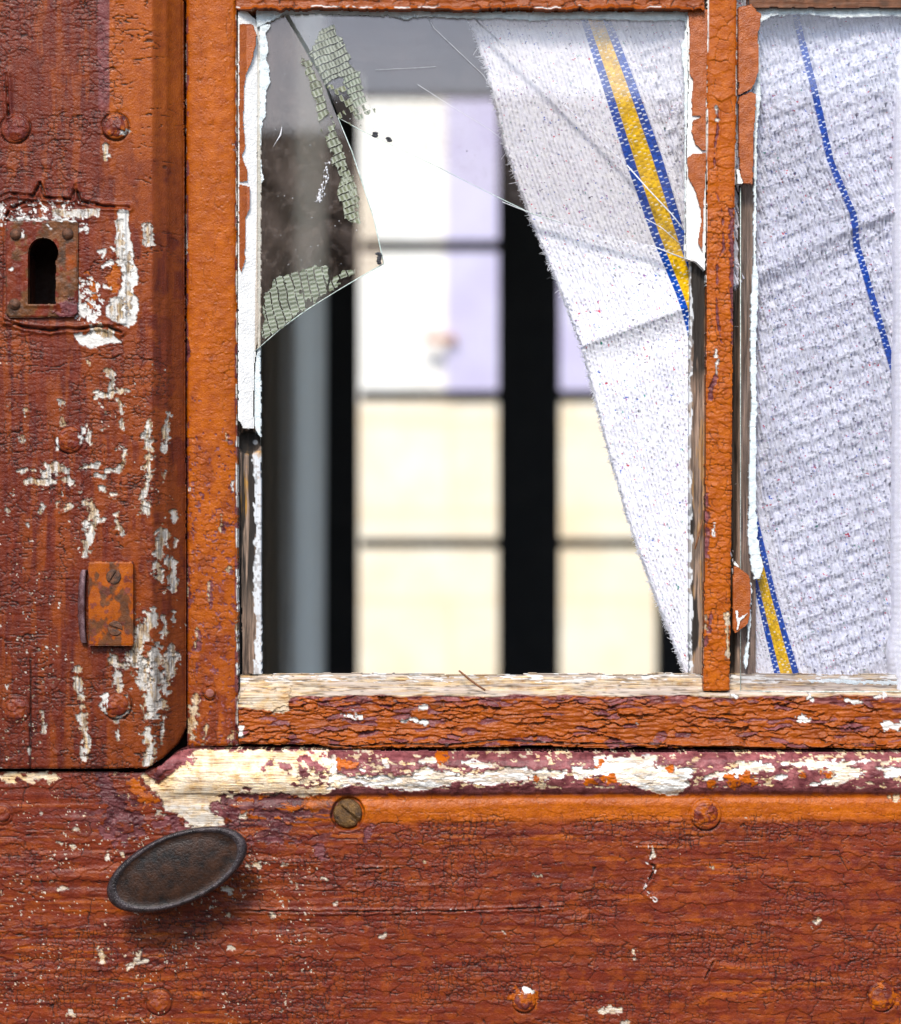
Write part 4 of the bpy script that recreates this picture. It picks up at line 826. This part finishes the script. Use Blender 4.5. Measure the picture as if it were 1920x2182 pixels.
key_d = np.minimum(np.hypot(U - 92, V - 538) - 31, np.maximum(np.abs(U - 89) - 29, np.abs(V - 593) - 54)) + 1.5 * (fbm(U / 10, V / 10, 2, 2) - .5)
s.h += 3 * np.exp(-((key_d - 4) / 4) ** 2) * (V > 600)
s.keep &= key_d > 0
outline(s, [(14, 470), (160, 468), (167, 474), (166, 668), (158, 676), (20, 678), (11, 668), (10, 480)], .8, 5, 5, 7)
plate = s.build("keyhole_plate", M_V, door, 84, 66); tag(plate, "rust-streaked keyhole plate with paint worn off around the hole")
for u, v in ((33, 499), (144, 498), (31, 648)): disc_obj("rivet", u, v, 12.5, 84, 9, M_SCREW, plate, None, .75)
# latch plate
s = Sheet(184, 290, 1190, 1384, 1.5); U, V = s.U, s.V
s.h += 1.5 * (fbm(U / 30, V / 60, 3, 4) - .5) * 2; s.L["orange"] += 1
s.put("rust", .9 * sst(.50, .62, fbm(U / 22, V / 34, 6, 4))); s.L["tone"] -= .07 + .08 * sst(.5, .6, fbm(U / 30, V / 90, 3, 3))
s.put("maroon", .5 * sst(.6, .66, fbm(U / 14, V / 14, 9, 3)))
outline(s, [(190, 1196), (281, 1196), (284, 1200), (284, 1372), (281, 1377), (190, 1377), (187, 1373), (187, 1199)], .6, 2, 5, 5)
latch = s.build("latch_keeper", M_V, door, 92, 66); tag(latch, "small upright rusty keeper plate with two slotted screws")
disc_obj("screw", 242, 1229, 16, 91, 4, M_SCREW, latch, math.radians(-58), .12); disc_obj("screw", 245, 1339, 16, 91, 4, M_SCREW, latch, math.radians(20), .12)
# bent side tongue of the keeper
co = []; qd = []; N = 24
for i in range(N):
    t = i / (N - 1); v = 1214 + 156 * t; k = math.sin(math.pi * t) ** .5
    ring = [(172, 88 - 6 * (1 - k)), (179, 90 - 6 * (1 - k)), (182, 70), (170, 70), (166 + 3 * (1 - k), 80)]
    for (u, z) in ring: co.append(P(u + (1 - k) * 5, v, z))
for i in range(N - 1):
    for k in range(5): qd.append((i * 5 + k, (i + 1) * 5 + k, (i + 1) * 5 + (k + 1) % 5, i * 5 + (k + 1) % 5))
raw("keeper_tongue", co, qd, simple("worn_purple_iron", (.08, .03, .03), (.22, .13, .14), 300, .3, .0001, Metallic=.3), latch)
# exposed bolt head, nail on the sash
disc_obj("bolt_head", 741, 1733, 31, 46, 12, simple("brown_bolt", (.05, .025, .012), (.24, .12, .03), 330, .3, .0003, Metallic=.3), door, math.radians(40), .55, 30)
disc_obj("nail_head", 447, 1477, 9, 6, 4, simple("painted_nail", (.2, .06, .05), (.3, .10, .06), 300, .4), door, None, .3)
thread("rusty_nail", [(1498, 1107, -22), (1492, 1125, -18), (1486, 1150, -14), (1481, 1170, -12)], [1.3, 1.8, 2.2, 1.8], M_NAIL, door, seg=6)
# oval knob on its neck
def knob():
    cu_, cv_, a, b, ang = 377, 1853, 158, 76, math.radians(-22.5); N = 96
    def outl(k, t):
        c_, s_ = math.cos(t), math.sin(t); e = 2 / 1.86
        x = a * k * np.sign(c_) * abs(c_) ** e; y = b * k * np.sign(s_) * abs(s_) ** .96
        return cu_ + x * math.cos(ang) - y * math.sin(ang), cv_ + x * math.sin(ang) + y * math.cos(ang)
    prof = [(.20, 50), (.20, 110), (.40, 128), (.75, 137), (.95, 143), (1.0, 150), (1.005, 157), (.99, 164), (.955, 168), (.90, 168.5), (.865, 166), (.84, 164.5), (.7, 167), (.5, 169), (.25, 170.5), (.01, 171)]
    co = []
    for k, z in prof:
        for i in range(N):
            t = 2 * math.pi * i / N
            kk = k
            u, v = outl(kk, t)
            if k < .3 and z < 120: u, v = cu_ + 28 * math.cos(t), cv_ + 28 * math.sin(t)
            co.append(P(u, v, z + .5 * math.sin(7 * t) * (k > .9)))
    q = [(i * N + k, (i + 1) * N + k, (i + 1) * N + (k + 1) % N, i * N + (k + 1) % N) for i in range(len(prof) - 1) for k in range(N)]
    o = raw("door_knob", co, q, [M_KNOB, simple("worn_iron_rim", (.010, .007, .007), (.050, .035, .038), 260, .26, .00016, Metallic=.2)], door)
    mi = np.zeros(len(q), np.int32); mi[5 * N:10 * N] = 1; o.data.polygons.foreach_set("material_index", mi)
    return tag(o, "dark iron oval door knob, tilted")
knob()

# ================================================================== things resting on the sill
thread_o = thread("rusty_bent_pin", [(978, 1429, -8), (984, 1434, -6), (1002, 1449, -3), (1020, 1462, 3), (1034, 1471, 7)], [1.6, 2.3, 2.4, 2.4, 2.0], M_NAIL, None, seg=7)
tag(thread_o, "short bent rusty nail lying across the bare wooden sill", "nail")

# ================================================================== towel
def rails(v):
    K = lambda pts: np.interp(v, [p[1] for p in pts], [p[0] for p in pts])
    Lf = K([(986, -60), (998, 32), (1040, 160), (1073, 309), (1131, 470), (1185, 598), (1238, 736), (1281, 907), (1334, 1099), (1387, 1249), (1457, 1430), (1490, 1520)])
    BL = K([(1204, -60), (1233, 32), (1281, 181), (1334, 352), (1387, 502), (1438, 625), (1462, 700), (1480, 800), (1520, 960), (1562, 1110), (1606, 1249), (1650, 1440), (1670, 1520)])
    BR = K([(1264, -60), (1297, 32), (1355, 181), (1409, 331), (1454, 480), (1492, 600), (1525, 700), (1545, 800), (1570, 930), (1611, 1088), (1654, 1270), (1703, 1440), (1725, 1520)])
    TB = K([(1677, -60), (1697, 43), (1734, 192), (1766, 342), (1814, 459), (1823, 523), (1857, 640), (1903, 795), (1960, 1000), (2010, 1200), (2070, 1440), (2090, 1520)])
    return Lf, BL, BR, TB
def towel():
    st = 1.6
    sl, sb, stp, stt = 0, 232, 66, 372      # nominal widths: edge->stripe, stripe, stripe->thin
    sv = np.arange(0, 232 + 66 + 372 + 340, st, dtype=F); tv = np.arange(-70, 2080, st, dtype=F)
    Sg, Tg = np.meshgrid(sv, tv)
    V = Tg.copy(); 
    nodes = np.array([0, 232, 298, 670, 1010], F)
    for it in range(6):
        Lf, BL, BR, TB = rails(V)
        X = np.where(Sg < 232, Lf + (BL - Lf) * Sg / 232, np.where(Sg < 298, BL + (BR - BL) * (Sg - 232) / 66, np.where(Sg < 670, BR + (TB - BR) * (Sg - 298) / 372, TB + (Sg - 670))))
        V = .5 * V + .5 * (Tg - .36 * (X - 1233))
    X = X.astype(F); V = V.astype(F)
    U = X + 4.5 * (fbm(Sg / 30, Tg / 7, 3, 3) - .5) * 2 * (Sg < 8)
    # --- drape: soft folds, crease
    tc = 742 - .095 * np.clip(Sg - 232, 0, 500)
    cr = Tg - tc
    h = -62 + 16 * (fbm(Sg / 260, Tg / 420, 2, 3) - .5) * 2
    h = h + 14 * np.exp(-np.abs(cr + 6) / 60) * (cr < 0) + np.where(cr >= 0, 14 * np.exp(-cr / 22) - 5 * np.exp(-((cr - 40) / 40) ** 2), 0)
    h = h + 6 * np.sin(Sg / 62 + Tg / 500) * sst(298, 420, Sg)
    h = h - 22 * sst(-100, 300, -(V - 330)) * sst(232, 60, Sg) * 0
    # --- weave
    w = 8.3; row = 13.5
    gs = Sg + .8 * (fbm(Sg / 12, Tg / 40, 7, 2) - .5) * 2; c = np.floor(gs / w); fa = gs / w - c
    gt = Tg + 7 * _T[1][0, (c.astype(int) * 7) & 511] + 3 * (fbm(Sg / 20, Tg / 20, 9, 2) - .5) + (c % 2) * row * .5; r = np.floor(gt / row); fb = gt / row - r
    rnd = _T[2][r.astype(int) & 511, c.astype(int) & 511]; rnd2 = _T[3][r.astype(int) & 511, c.astype(int) & 511]
    yarn = np.sqrt(np.clip(1 - (2 * fa - 1) ** 2, 0, 1)); bead = np.sin(np.pi * fb) ** .5
    gap = np.exp(-((fb - .5) / .5) ** 8)
    plain = 3.2 * yarn * (.65 + .35 * bead) * (.8 + .3 * rnd)
    plain = plain - 4.0 * (fa < .22) * (rnd2 > .30) * (fb > .12) * (fb < .9)
    blue1 = ((Sg > 232) & (Sg < 249)); blue2 = (Sg >= 281) & (Sg < 298); yel = (Sg >= 249) & (Sg < 281); blue3 = (Sg > 664) & (Sg < 680)
    stripe = blue1 | blue2 | yel | blue3
    pitch = np.where(yel, 8.0, 8.5); g2 = np.where(blue1, Sg - 232, np.where(yel, Sg - 249, np.where(blue2, Sg - 281, Sg - 664)))
    c2 = np.floor(g2 / pitch); f2 = g2 / pitch - c2; t2 = Tg + c2 * 5.5 + 1.5 * (vnoise(Tg / 30, Sg / 8, 3) - .5); r2 = np.floor(t2 / 12.5); fr = t2 / 12.5 - r2
    y2 = np.sqrt(np.clip(1 - (2 * f2 - 1) ** 2, 0, 1)); b2 = np.sqrt(np.clip(1 - (2 * fr - 1) ** 2, 0, 1))
    dash = (fr < np.where(yel, .17, .19)) & (f2 > .12 + .35 * (r2 % 2) * yel) & (~yel | (rnd > .25)) & (f2 < .92) & (_T[1][(r2.astype(int) * 3) & 511, (c2.astype(int) + 40) & 511] > .22)
    sth = 3.2 * y2 * b2 + 1.0
    # waffle floats
    zone = sst(300, 330, Sg) * (1 - (blue3 * 1.0))
    k1 = Tg + 5 * (fbm(Sg / 40, Tg / 40, 4, 2) - .5) * 2; R = np.floor(k1 / 38); fR = k1 / 38 - R
    k2 = Sg + 6 * (R % 2) + 6 * (fbm(Sg / 30, Tg / 30, 5, 2) - .5); Cc = np.floor(k2 / 33); fC = k2 / 33 - Cc
    rr = _T[0][(R.astype(int) * 5) & 511, (Cc.astype(int) * 3) & 511]
    arch = .20 + .10 * (vnoise(Sg / 16, Tg / 22, 6) - .5) + .10 * (rr - .5) * fC
    fl = np.exp(-((fR - arch) / .07) ** 2) + .8 * np.exp(-((fR - arch - .13) / .05) ** 2) * (rr > .4)
    fl = fl * sst(0, .08, fC) * (1 - sst(.72, .86, fC)) * (rr > .25) * (.4 + .6 * vnoise(Sg / 6, Tg / 6, 4))
    cell = -4.5 * np.exp(-(((fR - .62) / .26) ** 2 + ((fC - .42) / .33) ** 2))
    fine = 2.2 * (fbm(Sg / 5, Tg / 7, 6, 2) - .5) * 2
    h = h + np.where(stripe, sth, plain + zone * (2.9 * fl + 1.2 * cell * (.6 + .5 * rr) + 6.5 * np.exp(-((fC - .88) / .10) ** 2) * (.6 + .4 * rr) + .7 * fine + 1.4 * yarn - 3.4 * (fa < .26) * (rnd < .45)) + .25 * fine)
    # --- dye, plus shade in the yarn gaps
    white = np.array([.88, .875, .905], F); col = np.broadcast_to(white, Sg.shape + (3,)).copy()
    tn = (fbm(Sg / 5, Tg / 5, 8, 3) - .5)[..., None]; col += tn * np.array([.14, .13, .07], F)
    col -= (.16 * ((fa < .16) & (rnd2 > .45) & ~stripe) * (fb > .2))[..., None] * np.array([1, .95, .6], F)  # gaps between yarns darkened, their shade put into the colour
    grey = (1 - .12 * zone * sst(.45, .7, fbm(Sg / 90, Tg / 90, 3, 3)))[..., None]; col *= grey; col *= 1 - zone[..., None] * np.array([.045, .03, 0], F)
    for lo, cc in ((0, (.62, .01, .06)), (1, (.02, .10, .50)), (2, (.02, .30, .22)), (3, (.03, .02, .07)), (4, (.35, .16, .40))):
        m = (fbm(Sg / 5.0, Tg / 6.0, 20 + lo * 3, 2) > (.868 if lo != 2 else .885)) & ~stripe; col[m] = np.array(cc, F)
    bl = blue1 | blue2 | blue3
    col[bl] = np.array([.001, .068, .40], F); col[yel] = np.array([.84, .50, .004], F)
    yv = (.75 + .5 * rnd2)[..., None]; col = np.where(stripe[..., None], col * yv, col)
    dc = np.where(yel[..., None], np.array([.86, .80, .55], F), np.array([.72, .78, .88], F)); col = np.where((dash & stripe)[..., None], dc, col)
    h = h + 1.2 * (dash & stripe)
    # build
    k = S * (1 + 62 * S / D)
    co = np.stack([(U - CU) * k, -h * S, (CV - V) * k], 2)
    ny, nx = Sg.shape; use = (V > -70) & (V < 1500) & (U < 1975 + 60)
    idx = np.arange(ny * nx).reshape(ny, nx); q = use[:-1, :-1] & use[1:, 1:] & use[1:, :-1] & use[:-1, 1:]
    Q = np.stack([idx[:-1, :-1][q], idx[1:, :-1][q], idx[1:, 1:][q], idx[:-1, 1:][q]], 1)
    ui, inv = np.unique(Q.ravel(), return_inverse=True)
    o = raw("tea_towel", co.reshape(-1, 3)[ui], inv.reshape(-1, 4), M_TOWEL, None, True, None, {"dye": np.concatenate([col.clip(0, 1), np.ones(Sg.shape + (1,), F)], 2).reshape(-1, 4)[ui]})
    tag(o, "white waffle-weave tea towel with blue and yellow stripes hanging behind the glass", "towel")
    # fibres: fuzzy hem along the open edge, and stray hairs
    rs = np.random.default_rng(3); co2 = []; tris = []
    def hair(p, d1, L, r0=.55, bend=None):
        b = len(co2); n = 4; pp = np.array(p, float); dv = np.array(d1, float); bd = rs.normal(0, .45, 3) if bend is None else bend
        side = np.array([dv[1], -dv[0], 0]); side /= (np.linalg.norm(side) + 1e-9)
        for i in range(n):
            rr = r0 * (1 - .6 * i / n); co2.append(P(*(pp + side * rr))); co2.append(P(*(pp - side * rr))); co2.append(P(*(pp + np.array([0, 0, rr * 1.5]))))
            dv = dv + bd; dv /= np.linalg.norm(dv); pp = pp + dv * L / n
        for i in range(n - 1):
            for a_, b_ in ((0, 1), (1, 2), (2, 0)):
                A, B = b + i * 3 + a_, b + i * 3 + b_; tris.append((A, B, B + 3)); tris.append((A, B + 3, A + 3))
    for i in range(2600):
        v = rs.uniform(20, 1440); lf = rails(np.array([v]))[0][0]; an = rs.normal(math.pi * 1.0, .9)
        hair((lf + rs.uniform(0, 5), v, -58 + rs.uniform(-3, 3)), (math.cos(an), math.sin(an), rs.uniform(-.3, .6)), rs.gamma(2, 3.2) + 3, .8)
    for i in range(900):
        v = rs.uniform(30, 1440); u = rs.uniform(1000, 1900); R_ = rails(np.array([v]))
        if u < R_[0][0] + 5: continue
        an = rs.uniform(0, 2 * math.pi); hair((u, v, -51), (math.cos(an), math.sin(an), .15), rs.uniform(8, 22), .38, rs.normal(0, .28, 3) * np.array([1, 1, .15]))
    raw("loose_fibres", co2, [], M_FUZZ, o, True, tris)
    # folded-over end of the same towel hanging at the right
    st = 2.0; sv = np.arange(0, 190, st, dtype=F); tv = np.arange(-70, 1500, st, dtype=F); Sg, Tg = np.meshgrid(sv, tv)
    U = 1899 + 6 * (fbm(Tg / 260, Tg * 0, 3, 3) - .5) * 2 - 8 * np.exp(-((Tg - 1390) / 40) ** 2) + 10 * (1 - sst(30, 330, Tg)) + Sg; V = Tg
    rol = np.sqrt(np.clip(1 - (1 - np.clip(Sg / 16, 0, 1)) ** 2, 0, 1)); h = -60 + 26 * rol - 18 * (1 - sst(40, 330, Tg)) + 4 * np.sin(Sg / 30)
    fa = (Sg / 8.3) % 1; fb = (Tg / 13.5) % 1; h = h + 2.5 * np.sqrt(np.clip(1 - (2 * fa - 1) ** 2, 0, 1)) * (.5 + .5 * np.sin(np.pi * fb)) + 2 * (fbm(Sg / 6, Tg / 6, 3, 3) - .5)
    col = np.concatenate([np.broadcast_to(white, Sg.shape + (3,)) * (1 + .2 * (fbm(Sg / 5, Tg / 5, 2, 2)[..., None] - .5)), np.ones(Sg.shape + (1,))], 2)
    co = np.stack([(U - CU) * k, -h * S, (CV - V) * k], 2); ny, nx = Sg.shape; idx = np.arange(ny * nx).reshape(ny, nx)
    Q = np.stack([idx[:-1, :-1], idx[1:, :-1], idx[1:, 1:], idx[:-1, 1:]], 2).reshape(-1, 4)
    raw("folded_hem", co.reshape(-1, 3), Q, M_TOWEL, o, True, None, {"dye": col.reshape(-1, 4)})
towel()

# ================================================================== room behind the door
Z0, Z1 = -1.25, 1.35
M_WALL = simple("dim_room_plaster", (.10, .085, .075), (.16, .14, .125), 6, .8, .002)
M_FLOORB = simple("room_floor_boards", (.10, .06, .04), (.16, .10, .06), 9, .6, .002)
def struct(o): o["kind"] = "structure"; return o
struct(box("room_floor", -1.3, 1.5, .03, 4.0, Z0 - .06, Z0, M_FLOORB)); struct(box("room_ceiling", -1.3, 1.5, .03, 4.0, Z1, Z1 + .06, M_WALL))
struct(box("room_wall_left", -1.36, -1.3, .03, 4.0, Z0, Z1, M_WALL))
struct(box("room_wall_right", 1.5, 1.56, .03, .3, Z0, Z1, M_WALL)); struct(box("room_wall_right", 1.5, 1.56, 3.5, 4.0, Z0, Z1, M_WALL)); struct(box("room_wall_right", 1.5, 1.56, .3, 3.5, Z0, -1.1, M_WALL))  # wide opening between these pieces, out of view, added to light the curtain
# wall round the far window; opening x -.24 ... .78
wx0, wx1, wz1 = -.235, .70, .93
DK = simple("dark_window_paint", (.012, .009, .008), (.02, .015, .013), 20, .6, .001)
for a in ((-1.3, wx0 - .05, Z0, Z1), (wx1 + .05, 1.5, Z0, Z1), (wx0 - .05, wx1 + .05, wz1 + .05, Z1)): struct(box("room_wall_back", a[0], a[1], 4.0, 4.25, a[2], a[3], DK))
# front wall round the door
FW = simple("street_wall_plaster", (.35, .32, .28), (.45, .42, .36), 6, .9, .003)
for a in ((-1.6, -.372, Z0, 2.2), (.452, 1.8, Z0, 2.2), (-.372, .452, .5205, 2.2)): struct(box("street_wall", a[0], a[1], -.004, .03, a[2], a[3], FW))
box("threshold", -.372, .452, .0121, .028, Z0, -.4620, FW)["kind"] = "structure"

fw = empty("far_window", (.2, 4.0, Z0), "dark-framed tall window with small panes at the far end of the room", "window")
k5 = 5 * S
def fx(u): return (u - CU) * k5
def fz(v): return (CV - v) * k5
for nm, u0, u1, v0, v1 in (("window_frame", 690, 764, 120, 2300), ("window_frame", 1400, 1700, 120, 2300), ("window_frame", 768, 1400, 120, 205), ("mullion", 1062, 1192, 205, 2300), ("window_frame", 768, 1068, 2250, 2300), ("window_frame", 1187, 1400, 2250, 2300)):
    box(nm, fx(u0) + .0, fx(u1), 3.97 if nm == "mullion" else 3.98, 4.04, fz(v1), fz(v0), DK, fw)
for a, b in ((768, 1068), (1187, 1400)):
    for v in (523, 843, 1158, 1473, 1788): box("glazing_bar", fx(a) + .001, fx(b) - .001, 4.0, 4.025, fz(v + 11), fz(v - 11), DK, fw)
    box("glass_pane", fx(a), fx(b), 4.030, 4.034, fz(2250), fz(205), M_CLEAN, fw)
# pale curtain hanging at the left, between camera and window
def curtain():
    co = []; N = 60; H = 30; q = []
    for j in range(H + 1):
        z = Z0 + .02 + (1.13 - Z0) * j / H
        for i in range(N + 1):
            t = i / N; x = -.240 + .078 * t; y = 2.0 - .03 * math.sin(math.pi * t) ** 2 + .085 * (t - .5) * (t > .5) + .004 * math.sin(t * 17 + .4 * math.sin(z * 3))
            co.append((x + .002 * math.sin(z * 2.2), y, z))
    n1 = len(co)
    for j in range(H):
        for i in range(N): a = j * (N + 1) + i; q.append((a, a + 1, a + N + 2, a + N + 1))
    # back face so that the gathered cloth is solid
    for j in range(H + 1):
        z = Z0 + .02 + (1.13 - Z0) * j / H
        for i in range(N + 1): t = i / N; co.append((-.240 + .078 * t + .002 * math.sin(z * 2.2), 2.05 + .02 * math.sin(math.pi * t) + .001, z))
    for j in range(H):
        for i in range(N): a = n1 + j * (N + 1) + i; q.append((a + 1, a, a + N + 1, a + N + 2))
    o = raw("curtain", co, q, simple("pale_curtain_cloth", (.93, .86, .78), (.95, .89, .82), 20, .9, .001)); tag(o, "pale grey curtain gathered at the left side of the room", "curtain")
curtain()

# ================================================================== outside: beyond the far window and behind the camera
gm = simple("street_ground", (.10, .09, .08), (.15, .14, .12), 8, .95, .01)
struct(box("ground", -40, 40, -40, 60, Z0 - .5, Z0 - .07, gm))
def stone_mat():
    t = NT("warm_stone_wall"); br = t.n.new("ShaderNodeTexBrick"); mp = t.n.new("ShaderNodeMapping"); mp.inputs["Rotation"].default_value = (math.pi / 2, 0, 0)
    t.l.new(t.tc.outputs["Object"], mp.inputs[0]); t.l.new(mp.outputs[0], br.inputs[0]); br.inputs["Scale"].default_value = 1.0
    br.inputs["Color1"].default_value = (.96, .86, .68, 1); br.inputs["Color2"].default_value = (.97, .90, .78, 1); br.inputs["Mortar"].default_value = (.93, .78, .56, 1)
    br.inputs["Brick Width"].default_value = .9; br.inputs["Row Height"].default_value = .34; br.inputs["Mortar Size"].default_value = .018; br.inputs["Mortar Smooth"].default_value = .6
    n = t.noise(3.5, det=6); c = t.mix(t.math('MULTIPLY', n, .6), br.outputs[0], (.92, .70, .44)); return t.out(c, .9, t.bump(n, .01, .6))
house = empty("stone_house", (.3, 8.0, Z0), "sunlit pale stone house with a lilac shutter, out of focus beyond the far window", "house")
box("wall", -6, 6, 8.0, 8.4, .42, 5.0, simple("pale_lime_render", (.94, .90, .82), (.96, .94, .90), 3, .9, .004), house)
box("stone_base_wall", -6, 6, 7.985, 8.4, Z0 - .07, .418, stone_mat(), house)
LS = simple("lilac_shutter_paint", (.56, .51, .72), (.64, .60, .79), 6, .6, .002)
box("shutter", -.018, .56, 7.94, 7.99, .46, 2.1, LS, house)
box("shutter", -.10, .02, 7.90, 7.935, .645, .675, simple("rusty_shutter_bar", (.50, .26, .18), (.60, .36, .26), 20, .7, .001), house).name = "shutter_bar"
wall2 = box("garden_wall", -22, 22, -9.4, -9.0, Z0 - .07, 1.79, simple("brown_garden_wall", (.26, .17, .11), (.36, .25, .17), 3, .9, .01))
tag(wall2, "brown wall across the street, mirrored in the broken glass", "wall")
